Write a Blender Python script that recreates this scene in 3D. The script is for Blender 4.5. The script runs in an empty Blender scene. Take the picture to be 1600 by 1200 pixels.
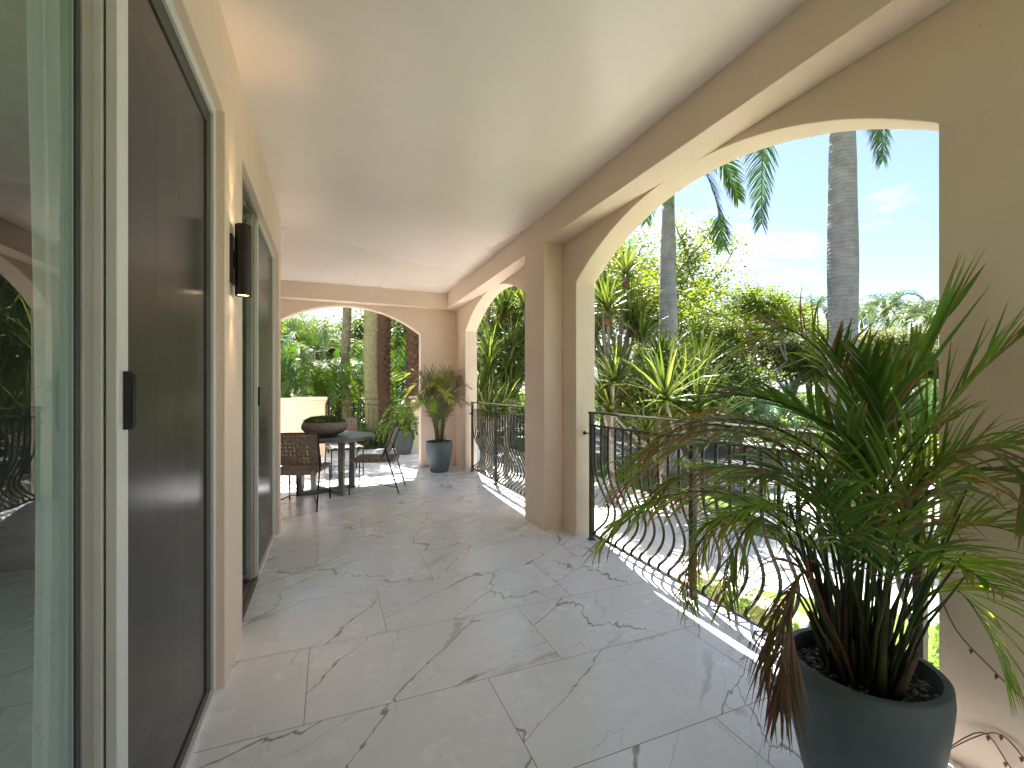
import bpy, bmesh, math, random
from mathutils import Vector, Matrix, Quaternion
R = math.radians
PI = math.pi
scene = bpy.context.scene
col = scene.collection
rnd = random.Random(7)

# ------------------------------------------------------------------ camera
F = 702.0; H = 1.4; TH = math.atan(285.0 / F); S_, C_ = math.sin(TH), math.cos(TH)
cam_d = bpy.data.cameras.new('camera')
cam_d.sensor_width = 36.0
cam_d.lens = 36.0 * F / 1600.0
cam_d.shift_y = 9.0 / 1600.0
cam_d.clip_start = 0.05; cam_d.clip_end = 2000
cam = bpy.data.objects.new('camera', cam_d); col.objects.link(cam)
cam.location = (0, 0, H); cam.rotation_euler = (R(90), 0, -TH)
scene.camera = cam

def at(px, py, d):
    """world point seen at photo pixel (1600 wide) at forward distance d"""
    a = (px - 800.0) / F
    return Vector((d * (S_ + a * C_), d * (C_ - a * S_), H - (py - 609.0) / F * d))

# ------------------------------------------------------------------ mesh collector
class MB:
    def __init__(s): s.v = []; s.f = []; s.c = []; s.smooth = False
    def add(s, vs, fs, c=None):
        o = len(s.v); s.v.extend(vs); s.f.extend([tuple(i + o for i in f) for f in fs])
        if c is None: c = (1, 1, 1)
        if c and isinstance(c[0], (tuple, list)): s.c.extend(c)
        else: s.c.extend([c] * len(vs))
    def box(s, x0, x1, y0, y1, z0, z1, c=None, M=None):
        vs = [Vector((x, y, z)) for z in (z0, z1) for y in (y0, y1) for x in (x0, x1)]
        if M: vs = [M @ v for v in vs]
        s.add(vs, [(0, 2, 3, 1), (4, 5, 7, 6), (0, 1, 5, 4), (2, 6, 7, 3), (0, 4, 6, 2), (1, 3, 7, 5)], c)
    def tube(s, pts, r, n=8, c=None, cap=True):
        pts = [Vector(p) for p in pts]
        if not isinstance(r, (list, tuple)): r = [r] * len(pts)
        T0 = (pts[1] - pts[0]).normalized()
        up = Vector((0, 0, 1)) if abs(T0.z) < .9 else Vector((1, 0, 0))
        A = T0.cross(up).normalized(); vs = []
        for i, p in enumerate(pts):
            if i == 0: T = T0
            elif i == len(pts) - 1: T = (pts[i] - pts[i - 1]).normalized()
            else: T = (pts[i + 1] - pts[i - 1]).normalized()
            A = (A - T * A.dot(T)); A = A.normalized() if A.length > 1e-6 else T.orthogonal().normalized()
            B = T.cross(A)
            for k in range(n):
                t = 2 * PI * k / n
                vs.append(p + (A * math.cos(t) + B * math.sin(t)) * r[i])
        fs = []
        for i in range(len(pts) - 1):
            for k in range(n):
                a = i * n + k; b = i * n + (k + 1) % n
                fs.append((a, b, b + n, a + n))
        if cap:
            fs.append(tuple(range(n - 1, -1, -1))); m = (len(pts) - 1) * n
            fs.append(tuple(range(m, m + n)))
        s.add(vs, fs, c)
    def lathe(s, prof, n=48, c=None, center=(0, 0, 0)):
        cx, cy, cz = center; vs = []; fs = []
        for (r, z) in prof:
            for k in range(n):
                t = 2 * PI * k / n
                vs.append(Vector((cx + r * math.cos(t), cy + r * math.sin(t), cz + z)))
        for i in range(len(prof) - 1):
            for k in range(n):
                a = i * n + k; b = i * n + (k + 1) % n
                fs.append((a, b, b + n, a + n))
        s.add(vs, fs, c)
    def extrude(s, poly, axis, a, b, c=None):
        """poly: 2D outline; axis 'x' -> (y,z) outline between x=a..b; 'y' -> (x,z); 'z' -> (x,y)"""
        def mk(p, t):
            if axis == 'x': return Vector((t, p[0], p[1]))
            if axis == 'y': return Vector((p[0], t, p[1]))
            return Vector((p[0], p[1], t))
        n = len(poly); vs = [mk(p, a) for p in poly] + [mk(p, b) for p in poly]
        fs = [tuple(range(n)), tuple(range(2 * n - 1, n - 1, -1))]
        fs += [(i, (i + 1) % n, (i + 1) % n + n, i + n) for i in range(n)]
        s.add(vs, fs, c)
    def build(s, name, mat, parent=None, smooth=False, fix=False, bevel=0, solid=0, auto=None):
        me = bpy.data.meshes.new(name)
        me.from_pydata([tuple(v) for v in s.v], [], s.f)
        if any(c != (1, 1, 1) for c in s.c[:2000]) or (len(s.c) and s.c[-1] != (1, 1, 1)):
            ca = me.color_attributes.new('Col', 'FLOAT_COLOR', 'POINT')
            flat = []
            for c in s.c: flat.extend((c[0], c[1], c[2], 1.0))
            ca.data.foreach_set('color', flat)
        if fix:
            bm = bmesh.new(); bm.from_mesh(me); bmesh.ops.recalc_face_normals(bm, faces=bm.faces); bm.to_mesh(me); bm.free()
        if smooth: me.polygons.foreach_set('use_smooth', [True] * len(me.polygons))
        me.materials.append(mat)
        o = bpy.data.objects.new(name, me); col.objects.link(o)
        if parent: o.parent = parent
        if solid:
            m = o.modifiers.new('s', 'SOLIDIFY'); m.thickness = solid; m.offset = 0
        if bevel:
            m = o.modifiers.new('b', 'BEVEL'); m.width = bevel; m.segments = 2; m.limit_method = 'ANGLE'; m.angle_limit = R(50)
        if auto is not None:
            me.polygons.foreach_set('use_smooth', [True] * len(me.polygons))
            bm = bmesh.new(); bm.from_mesh(me)
            for e in bm.edges:
                if len(e.link_faces) == 2 and e.calc_face_angle(0) > R(auto): e.smooth = False
            bm.to_mesh(me); bm.free()
        return o

def thing(name, label, cat, loc=(0, 0, 0), rz=0, group=None):
    o = bpy.data.objects.new(name, None); col.objects.link(o)
    o.location = loc; o.rotation_euler = (0, 0, rz); o.empty_display_size = .1
    o['label'] = label; o['category'] = cat
    if group: o['group'] = group
    return o
def tag(o, label, cat, group=None, kind=None):
    if label: o['label'] = label
    if cat: o['category'] = cat
    if group: o['group'] = group
    if kind: o['kind'] = kind
    return o
def struct(o, label=None):
    o['kind'] = 'structure'
    if label: o['label'] = label
    return o
def copy_tree(o, parent=None):
    c = o.copy(); col.objects.link(c); c.parent = parent
    for ch in list(o.children): copy_tree(ch, c)
    return c

# ------------------------------------------------------------------ materials
def new_mat(name):
    m = bpy.data.materials.new(name); m.use_nodes = True
    nt = m.node_tree; b = nt.nodes['Principled BSDF']
    return m, nt, b
def N(nt, t, **k):
    n = nt.nodes.new(t)
    for a, v in k.items():
        if a.startswith('i_'): n.inputs[a[2:].replace('_', ' ')].default_value = v
        else: setattr(n, a, v)
    return n
def noise_of(nt, vec, scale, detail=4, rough=.5, dist=0):
    n = N(nt, 'ShaderNodeTexNoise'); n.inputs['Scale'].default_value = scale; n.inputs['Detail'].default_value = detail
    n.inputs['Roughness'].default_value = rough; n.inputs['Distortion'].default_value = dist
    if vec is not None: nt.links.new(vec, n.inputs['Vector'])
    return n
def ramp(nt, fac, stops):
    r = N(nt, 'ShaderNodeValToRGB'); e = r.color_ramp.elements
    while len(e) > 1: e.remove(e[0])
    e[0].position = stops[0][0]; c = stops[0][1]; e[0].color = (*c, 1) if len(c) == 3 else c
    for p, c in stops[1:]:
        x = e.new(p); x.color = (*c, 1) if len(c) == 3 else c
    nt.links.new(fac, r.inputs['Fac']); return r
def bump_of(nt, b, height, strength=.2, dist=.01):
    u = N(nt, 'ShaderNodeBump'); u.inputs['Strength'].default_value = strength; u.inputs['Distance'].default_value = dist
    nt.links.new(height, u.inputs['Height']); nt.links.new(u.outputs['Normal'], b.inputs['Normal']); return u
def ceiling_sheen():
    m = M['ceiling']; nt = m.node_tree; b = nt.nodes['Principled BSDF']
    g = N(nt, 'ShaderNodeNewGeometry'); v = N(nt, 'ShaderNodeTexVoronoi', feature='SMOOTH_F1', voronoi_dimensions='2D'); v.inputs['Scale'].default_value = .8; v.inputs['Smoothness'].default_value = .4
    nn = noise_of(nt, g.outputs['Position'], 1.1, 3, .5); sc = N(nt, 'ShaderNodeVectorMath', operation='SCALE'); sc.inputs['Scale'].default_value = .5; nt.links.new(nn.outputs['Color'], sc.inputs[0])
    ad = N(nt, 'ShaderNodeVectorMath', operation='ADD'); nt.links.new(g.outputs['Position'], ad.inputs[0]); nt.links.new(sc.outputs[0], ad.inputs[1]); nt.links.new(ad.outputs[0], v.inputs['Vector'])
    s = N(nt, 'ShaderNodeSeparateColor'); nt.links.new(v.outputs['Color'], s.inputs[0])
    r = ramp(nt, s.outputs[0], [(.2, (.26,) * 3), (.8, (.34,) * 3)]); nt.links.new(r.outputs['Color'], b.inputs['Roughness'])
def simple(name, c, rough=.5, metal=0, var=.12, scale=6, bump=0, bscale=60, spec=.5, coat=0):
    m, nt, b = new_mat(name)
    g = N(nt, 'ShaderNodeNewGeometry')
    n = noise_of(nt, g.outputs['Position'], scale, 6, .6)
    r = ramp(nt, n.outputs['Fac'], [(.3, tuple(x * (1 - var) for x in c)), (.7, tuple(min(1, x * (1 + var)) for x in c))])
    nt.links.new(r.outputs['Color'], b.inputs['Base Color'])
    b.inputs['Roughness'].default_value = rough; b.inputs['Metallic'].default_value = metal
    b.inputs['Specular IOR Level'].default_value = spec
    b.inputs['Coat Weight'].default_value = coat
    if bump:
        n2 = noise_of(nt, g.outputs['Position'], bscale, 5, .6); bump_of(nt, b, n2.outputs['Fac'], bump, .004)
    return m

def stucco(name, c, rough=.75, spec=.3, bump=.25, stain=.06, speck=.35):
    m, nt, b = new_mat(name)
    g = N(nt, 'ShaderNodeNewGeometry')
    n = noise_of(nt, g.outputs['Position'], 1.3, 8, .62)
    r = ramp(nt, n.outputs['Fac'], [(.3, tuple(x * (1 - stain) for x in c)), (.72, tuple(min(1, x * (1 + stain * .6)) for x in c))])
    # specks of dirt
    s = noise_of(nt, g.outputs['Position'], 34, 3, .5)
    sr = ramp(nt, s.outputs['Fac'], [(.26, (.55, .5, .42)), (.31, (1, 1, 1))])
    mx = N(nt, 'ShaderNodeMix', data_type='RGBA', blend_type='MULTIPLY'); mx.inputs['Factor'].default_value = speck
    nt.links.new(r.outputs['Color'], mx.inputs['A']); nt.links.new(sr.outputs['Color'], mx.inputs['B'])
    nt.links.new(mx.outputs['Result'], b.inputs['Base Color'])
    b.inputs['Roughness'].default_value = rough; b.inputs['Specular IOR Level'].default_value = spec
    n2 = noise_of(nt, g.outputs['Position'], 9, 10, .7)
    bump_of(nt, b, n2.outputs['Fac'], bump, .012)
    return m

M = {}
M['wall'] = stucco('wall_paint', (.80, .65, .53), bump=.4)
M['reveal'] = M['wall']
M['ceiling'] = stucco('ceiling_paint', (.87, .785, .725), rough=.32, spec=.5, bump=.12, stain=.05, speck=.04)
ceiling_sheen()
M['cream'] = stucco('cream_paint', (.74, .64, .48), rough=.8)
M['iron'] = simple('wrought_iron', (.042, .040, .035), .36, .35, .25, 25, .25, 90)
M['white_alu'] = simple('white_aluminium', (.66, .66, .62), .38, .0, .03, 8)
M['shaded_alu'] = simple('shaded_grey_aluminium', (.33, .325, .27), .40, .15, .05, 5)  # light grey aluminium with its yellowish shade put into the colour
M['dark_alu'] = simple('dark_gasket', (.035, .04, .035), .45, 0, .1, 8)
M['black'] = simple('black_plastic', (.012, .012, .013), .4, 0, .1, 10)
M['bronze'] = simple('bronze_metal', (.035, .028, .022), .38, .5, .15, 40)
M['pot'] = simple('pot_glaze', (.085, .112, .122), .58, 0, .16, 4, .25, 40, spec=.35)
M['table'] = simple('table_slate', (.11, .13, .15), .34, 0, .12, 14, .05, 60)
M['table_leg'] = simple('table_leg_grey', (.20, .20, .19), .5, 0, .12, 20, .15, 50)
M['strap'] = simple('woven_strap', (.26, .21, .17), .6, 0, .3, 55, .3, 160)
M['rod'] = simple('chair_rod', (.022, .028, .030), .4, .4, .15, 20)
M['bowl'] = simple('bowl_concrete', (.24, .21, .185), .62, 0, .22, 16, .3, 60)
M['track'] = simple('door_track', (.20, .17, .14), .5, .3, .2, 10)
M['white_conc'] = simple('white_concrete', (.74, .72, .68), .8, 0, .08, 2.5, .3, 40)
M['kerb'] = simple('kerb_stone', (.60, .54, .44), .8, 0, .12, 6, .3, 40)
M['ledge'] = simple('ledge_stone', (.55, .46, .33), .85, 0, .2, 8, .4, 40)
M['pool_blue'] = simple('pale_blue_paint', (.42, .58, .72), .5, 0, .05, 4)
M['dry'] = simple('dry_leaf', (.16, .07, .035), .7, 0, .4, 40)
M['lampgrey'] = simple('lamp_post_grey', (.10, .09, .085), .5, .3, .1, 5)

# glass : thin pane (fresnel mirror over tinted see-through)
def glass_mat(name, tint, refl=1.0, rough=0.0):
    m, nt, b = new_mat(name); nt.nodes.remove(b); out = nt.nodes['Material Output']
    t = N(nt, 'ShaderNodeBsdfTransparent'); t.inputs['Color'].default_value = (*tint, 1)
    gl = N(nt, 'ShaderNodeBsdfGlossy'); gl.inputs['Roughness'].default_value = rough
    fr = N(nt, 'ShaderNodeFresnel'); fr.inputs['IOR'].default_value = 1.5
    ml = N(nt, 'ShaderNodeMath', operation='MULTIPLY'); ml.inputs[1].default_value = refl; ml.use_clamp = True
    nt.links.new(fr.outputs['Fac'], ml.inputs[0])
    mx = N(nt, 'ShaderNodeMixShader'); nt.links.new(ml.outputs[0], mx.inputs['Fac'])
    nt.links.new(t.outputs[0], mx.inputs[1]); nt.links.new(gl.outputs[0], mx.inputs[2])
    nt.links.new(mx.outputs[0], out.inputs['Surface']); return m
M['glass'] = glass_mat('door_glass', (.74, .93, .94), 1.5)

def screen_mat():
    m, nt, b = new_mat('insect_screen'); out = nt.nodes['Material Output']
    b.inputs['Roughness'].default_value = .22
    b.inputs['Specular IOR Level'].default_value = .22
    g = N(nt, 'ShaderNodeNewGeometry')
    # woven wire pattern, a few millimetres pitch
    sx = N(nt, 'ShaderNodeSeparateXYZ'); nt.links.new(g.outputs['Position'], sx.inputs[0])
    w = noise_of(nt, g.outputs['Position'], 3, 3, .5)
    def saw(o, f):
        a = N(nt, 'ShaderNodeMath', operation='MULTIPLY'); a.inputs[1].default_value = f; nt.links.new(o, a.inputs[0])
        s = N(nt, 'ShaderNodeMath', operation='SINE'); nt.links.new(a.outputs[0], s.inputs[0]); return s
    a = saw(sx.outputs['Z'], 900); c = saw(sx.outputs['Y'], 600)
    mm = N(nt, 'ShaderNodeMath', operation='MULTIPLY'); nt.links.new(a.outputs[0], mm.inputs[0]); nt.links.new(c.outputs[0], mm.inputs[1])
    r = ramp(nt, mm.outputs[0], [(.0, (.026, .028, .027)), (1, (.048, .050, .047))])
    nt.links.new(r.outputs['Color'], b.inputs['Base Color'])
    t = N(nt, 'ShaderNodeBsdfTransparent'); mx = N(nt, 'ShaderNodeMixShader'); mx.inputs['Fac'].default_value = .93
    nt.links.new(t.outputs[0], mx.inputs[1]); nt.links.new(b.outputs[0], mx.inputs[2]); nt.links.new(mx.outputs[0], out.inputs['Surface'])
    return m
M['screen'] = screen_mat()

def curtain_mat():
    m, nt, b = new_mat('sheer_curtain'); out = nt.nodes['Material Output']
    d = N(nt, 'ShaderNodeBsdfDiffuse'); d.inputs['Color'].default_value = (.93, .94, .94, 1)
    tl = N(nt, 'ShaderNodeBsdfTranslucent'); tl.inputs['Color'].default_value = (.92, .94, .94, 1)
    mx = N(nt, 'ShaderNodeMixShader'); mx.inputs['Fac'].default_value = .5
    nt.links.new(d.outputs[0], mx.inputs[1]); nt.links.new(tl.outputs[0], mx.inputs[2]); nt.links.new(mx.outputs[0], out.inputs['Surface'])
    nt.nodes.remove(b); return m
M['curtain'] = curtain_mat()

def emit(name, c, s):
    m, nt, b = new_mat(name)
    b.inputs['Base Color'].default_value = (*c, 1); b.inputs['Emission Color'].default_value = (*c, 1); b.inputs['Emission Strength'].default_value = s
    return m
M['lamp'] = emit('warm_lamp', (1, .75, .45), 3)

def leaf_mat(name, trans=.35, rough=.45, gain=(1.5, 1.5, .9), spec=.4):
    m, nt, b = new_mat(name); out = nt.nodes['Material Output']
    a = N(nt, 'ShaderNodeVertexColor'); a.layer_name = 'Col'
    nt.links.new(a.outputs['Color'], b.inputs['Base Color'])
    b.inputs['Roughness'].default_value = rough; b.inputs['Specular IOR Level'].default_value = spec
    tl = N(nt, 'ShaderNodeBsdfTranslucent')
    mul = N(nt, 'ShaderNodeMix', data_type='RGBA', blend_type='MULTIPLY'); mul.inputs['Factor'].default_value = 1; mul.inputs['B'].default_value = (*gain, 1)
    nt.links.new(a.outputs['Color'], mul.inputs['A']); nt.links.new(mul.outputs['Result'], tl.inputs['Color'])
    mx = N(nt, 'ShaderNodeMixShader'); mx.inputs['Fac'].default_value = trans
    nt.links.new(b.outputs[0], mx.inputs[1]); nt.links.new(tl.outputs[0], mx.inputs[2]); nt.links.new(mx.outputs[0], out.inputs['Surface'])
    return m
M['leaf'] = leaf_mat('leaf', .42, .45, (1.7, 1.8, .8))
M['palmleaf'] = leaf_mat('palm_leaf', .30, .36, (1.6, 1.7, .8), .5)
M['potpalm'] = leaf_mat('potted_palm_leaf', .48, .36, (1.9, 2.0, .7), .6)

def bark(name, c1, c2, zring=0, scale=6, bump=.5, rough=.85):
    m, nt, b = new_mat(name); g = N(nt, 'ShaderNodeNewGeometry')
    n = noise_of(nt, g.outputs['Position'], scale, 8, .65)
    r = ramp(nt, n.outputs['Fac'], [(.32, c1), (.68, c2)])
    h = n.outputs['Fac']; colr = r.outputs['Color']
    if zring:
        w = N(nt, 'ShaderNodeTexWave', wave_type='BANDS', bands_direction='Z'); w.inputs['Scale'].default_value = zring
        w.inputs['Distortion'].default_value = 6.0; w.inputs['Detail'].default_value = 4; w.inputs['Detail Scale'].default_value = 1.2
        nt.links.new(g.outputs['Position'], w.inputs['Vector'])
        wr = ramp(nt, w.outputs['Fac'], [(0, (.55, .55, .55)), (.35, (1, 1, 1))])
        mx = N(nt, 'ShaderNodeMix', data_type='RGBA', blend_type='MULTIPLY'); mx.inputs['Factor'].default_value = .34
        nt.links.new(colr, mx.inputs['A']); nt.links.new(wr.outputs['Color'], mx.inputs['B']); colr = mx.outputs['Result']; h = w.outputs['Fac']
    nt.links.new(colr, b.inputs['Base Color']); b.inputs['Roughness'].default_value = rough
    bump_of(nt, b, h, bump, .02); return m
M['royal'] = bark('royal_palm_bark', (.17, .17, .18), (.29, .285, .285), 4.2, 4.5, .35)
M['mottled'] = bark('mottled_bark', (.17, .14, .085), (.42, .36, .24), 0, 9, .6)
M['lichen'] = bark('lichen_bark', (.20, .19, .08), (.40, .36, .22), 0, 14, .6)
M['date'] = bark('date_palm_bark', (.085, .048, .030), (.25, .135, .08), 0, 26, .9)
M['greybark'] = bark('grey_bark', (.14, .125, .11), (.33, .29, .25), 0, 12, .6)
M['stem'] = leaf_mat('stem_leaf', .0, .5)
M['crownshaft'] = simple('crownshaft_green', (.11, .19, .05), .4, 0, .15, 5)

def soil_mat():
    m, nt, b = new_mat('potting_soil'); g = N(nt, 'ShaderNodeNewGeometry')
    v = N(nt, 'ShaderNodeTexVoronoi'); v.inputs['Scale'].default_value = 90; nt.links.new(g.outputs['Position'], v.inputs['Vector'])
    s = N(nt, 'ShaderNodeSeparateColor'); nt.links.new(v.outputs['Color'], s.inputs[0])
    r = ramp(nt, s.outputs[0], [(.0, (.012, .010, .009)), (.6, (.035, .03, .026)), (.78, (.16, .145, .12)), (1, (.32, .29, .25))])
    nt.links.new(r.outputs['Color'], b.inputs['Base Color']); b.inputs['Roughness'].default_value = .9
    bump_of(nt, b, v.outputs['Distance'], 1.0, .01); return m
M['soil'] = soil_mat()

def marble_mat():
    m, nt, b = new_mat('marble_tile')
    at_ = N(nt, 'ShaderNodeVertexColor'); at_.layer_name = 'Col'
    g = N(nt, 'ShaderNodeNewGeometry')
    sc = N(nt, 'ShaderNodeVectorMath', operation='SCALE'); sc.inputs['Scale'].default_value = 40; nt.links.new(at_.outputs['Color'], sc.inputs[0])
    p = N(nt, 'ShaderNodeVectorMath', operation='ADD'); nt.links.new(g.outputs['Position'], p.inputs[0]); nt.links.new(sc.outputs[0], p.inputs[1])
    # stretch along a diagonal so that veins run mostly one way
    mp0 = N(nt, 'ShaderNodeMapping'); mp0.inputs['Rotation'].default_value = (0, 0, R(-38)); nt.links.new(p.outputs[0], mp0.inputs['Vector'])
    mp = N(nt, 'ShaderNodeMapping'); mp.inputs['Scale'].default_value = (.60, 1.75, 1)
    nt.links.new(mp0.outputs[0], mp.inputs['Vector'])
    base = mp.outputs['Vector']
    wn = noise_of(nt, base, 2.2, 4, .6)
    ws = N(nt, 'ShaderNodeVectorMath', operation='SCALE'); ws.inputs['Scale'].default_value = .42; nt.links.new(wn.outputs['Color'], ws.inputs[0])
    wp = N(nt, 'ShaderNodeVectorMath', operation='ADD'); nt.links.new(base, wp.inputs[0]); nt.links.new(ws.outputs[0], wp.inputs[1])
    wn2 = noise_of(nt, base, 26, 3, .6)
    ws2 = N(nt, 'ShaderNodeVectorMath', operation='SCALE'); ws2.inputs['Scale'].default_value = .02; nt.links.new(wn2.outputs['Color'], ws2.inputs[0])
    wp2 = N(nt, 'ShaderNodeVectorMath', operation='ADD'); nt.links.new(wp.outputs[0], wp2.inputs[0]); nt.links.new(ws2.outputs[0], wp2.inputs[1])
    def line(scale, width, seed, mask_lo, mask_hi, mscale, rot):
        of = N(nt, 'ShaderNodeMapping'); of.inputs['Location'].default_value = (seed, seed * 1.7, seed * .3); of.inputs['Rotation'].default_value = (0, 0, R(rot)); nt.links.new(wp2.outputs[0], of.inputs['Vector'])
        vo = N(nt, 'ShaderNodeTexVoronoi', feature='DISTANCE_TO_EDGE', voronoi_dimensions='2D'); vo.inputs['Scale'].default_value = scale; nt.links.new(of.outputs[0], vo.inputs['Vector'])
        wm = noise_of(nt, of.outputs[0], 2.6, 3, .6)
        wr = N(nt, 'ShaderNodeMapRange'); wr.inputs['From Min'].default_value = .40; wr.inputs['From Max'].default_value = .70
        wr.inputs['To Min'].default_value = width * .45; wr.inputs['To Max'].default_value = width * 1.9; nt.links.new(wm.outputs['Fac'], wr.inputs['Value'])
        qd = N(nt, 'ShaderNodeMath', operation='DIVIDE'); nt.links.new(vo.outputs['Distance'], qd.inputs[0]); nt.links.new(wr.outputs[0], qd.inputs[1])
        r = ramp(nt, qd.outputs[0], [(0, (1, 1, 1)), (.5, (.7, .7, .7)), (1, (0, 0, 0))])
        mk = noise_of(nt, of.outputs[0], mscale, 2, .5)
        mr = ramp(nt, mk.outputs['Fac'], [(mask_lo, (0, 0, 0)), (mask_hi, (1, 1, 1))])
        mu = N(nt, 'ShaderNodeMath', operation='MULTIPLY'); nt.links.new(r.outputs['Color'], mu.inputs[0]); nt.links.new(mr.outputs['Color'], mu.inputs[1])
        return mu.outputs[0]
    v1 = line(1.0, .0095, 0, .34, .44, 1.1, 0)
    v2 = line(2.0, .0085, 7.3, .44, .56, 1.3, 12)
    v3 = line(1.3, .040, 13.1, .54, .64, 1.3, -8)
    mx1 = N(nt, 'ShaderNodeMath', operation='MAXIMUM'); nt.links.new(v1, mx1.inputs[0])
    h2 = N(nt, 'ShaderNodeMath', operation='MULTIPLY'); h2.inputs[1].default_value = .42; nt.links.new(v2, h2.inputs[0])
    nt.links.new(h2.outputs[0], mx1.inputs[1])
    mx2 = N(nt, 'ShaderNodeMath', operation='MAXIMUM'); nt.links.new(mx1.outputs[0], mx2.inputs[0])
    h3 = N(nt, 'ShaderNodeMath', operation='MULTIPLY'); h3.inputs[1].default_value = .5; nt.links.new(v3, h3.inputs[0]); nt.links.new(h3.outputs[0], mx2.inputs[1])
    cl = noise_of(nt, base, 1.4, 5, .6)
    bc = ramp(nt, cl.outputs['Fac'], [(.3, (.75, .77, .805)), (.7, (.81, .83, .865))])
    mc = N(nt, 'ShaderNodeMix', data_type='RGBA'); nt.links.new(mx2.outputs[0], mc.inputs['Factor'])
    nt.links.new(bc.outputs['Color'], mc.inputs['A']); mc.inputs['B'].default_value = (.25, .24, .225, 1)
    # tiny dirt specks
    sp = noise_of(nt, g.outputs['Position'], 70, 1, .5); sr = ramp(nt, sp.outputs['Fac'], [(.17, (.35, .3, .25)), (.20, (1, 1, 1))])
    md = N(nt, 'ShaderNodeMix', data_type='RGBA', blend_type='MULTIPLY'); md.inputs['Factor'].default_value = .8
    nt.links.new(mc.outputs['Result'], md.inputs['A']); nt.links.new(sr.outputs['Color'], md.inputs['B'])
    nt.links.new(md.outputs['Result'], b.inputs['Base Color'])
    rn = noise_of(nt, g.outputs['Position'], 2.5, 6, .7); rr = ramp(nt, rn.outputs['Fac'], [(.3, (.20,) * 3), (.75, (.33,) * 3)])
    nt.links.new(rr.outputs['Color'], b.inputs['Roughness'])
    b.inputs['Specular IOR Level'].default_value = .5
    return m
M['marble'] = marble_mat()
M['grout'] = simple('grout', (.27, .24, .20), .9, 0, .2, 9)

def ground_mat():
    m, nt, b = new_mat('lawn'); g = N(nt, 'ShaderNodeNewGeometry')
    n = noise_of(nt, g.outputs['Position'], 1.2, 8, .7); n2 = noise_of(nt, g.outputs['Position'], 45, 4, .7)
    r = ramp(nt, n.outputs['Fac'], [(.3, (.085, .13, .02)), (.55, (.14, .20, .035)), (.75, (.19, .23, .06))])
    r2 = ramp(nt, n2.outputs['Fac'], [(.3, (.45, .5, .4)), (.7, (1.25, 1.2, 1.1))])
    mx = N(nt, 'ShaderNodeMix', data_type='RGBA', blend_type='MULTIPLY'); mx.inputs['Factor'].default_value = 1
    nt.links.new(r.outputs['Color'], mx.inputs['A']); nt.links.new(r2.outputs['Color'], mx.inputs['B'])
    nt.links.new(mx.outputs['Result'], b.inputs['Base Color']); b.inputs['Roughness'].default_value = .95
    bump_of(nt, b, n2.outputs['Fac'], .8, .03); return m
M['lawn'] = ground_mat()
M['asphalt'] = simple('asphalt', (.10, .10, .10), .85, 0, .25, 20, .4, 120)

# ------------------------------------------------------------------ setting: ground
ZG = -1.0
mb = MB()
mb.add([Vector((-400, -400, ZG)), Vector((500, -400, ZG)), Vector((500, 600, ZG)), Vector((-400, 600, ZG))], [(0, 1, 2, 3)])
struct(mb.build('ground', M['lawn']))
mb = MB(); mb.extrude([(2.3, 4.45), (3.4, 4.3), (4.75, 3.9), (5.6, 3.0), (5.9, 1.5), (5.9, -6), (7.4, -6), (7.3, 2), (7.05, 3.6), (6.45, 5.4), (6.45, 40), (2.3, 40)], 'z', ZG - .02, ZG + .006)
struct(mb.build('path', M['white_conc'], fix=True))
mb = MB(); mb.box(6.45, 6.62, 5.6, 40, ZG - .02, ZG + .09)
struct(mb.build('kerb', M['kerb'], bevel=.01))
mb = MB(); mb.box(8.7, 15.5, -30, 90, ZG - .02, ZG + .004)
struct(mb.build('road', M['asphalt']))
mb = MB(); mb.box(7.2, 8.7, 4.6, 6.3, ZG - .02, ZG + .008); mb.box(8.7, 32, 4.7, 7.2, ZG - .02, ZG + .010); mb.box(16.6, 19.0, 7.2, 60, ZG - .02, ZG + .008)
struct(mb.build('pavement', M['white_conc']))

# ------------------------------------------------------------------ terrace floor
mb = MB(); grout = MB()
P_, Q_ = 1.22, .61
GX0, GX1, GY0, GY1 = -4.0, 2.36, -4.4, 11.05
for k in range(-12, 16):
    y0 = 2.065 + Q_ * k; y1 = y0 + Q_
    off = -.10 + .407 * k
    a = max(y0 + .0019, GY0); b_ = min(y1 - .0019, GY1)
    if b_ <= a: continue
    j0 = int(math.floor((GX0 - off) / P_)) - 1
    for j in range(j0, j0 + 9):
        x0 = off + P_ * j; x1 = x0 + P_
        xa = max(x0 + .0019, GX0); xb = min(x1 - .0019, GX1)
        if xb <= xa: continue
        c = (rnd.random(), rnd.random(), rnd.random())
        mb.add([Vector((xa, a, 0)), Vector((xb, a, 0)), Vector((xb, b_, 0)), Vector((xa, b_, 0))], [(0, 1, 2, 3)], c)
fl = mb.build('floor', M['marble']); struct(fl)
grout.box(GX0, GX1, GY0, GY1, ZG - .3, -.0012)
struct(grout.build('floor_slab', M['grout']))

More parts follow.
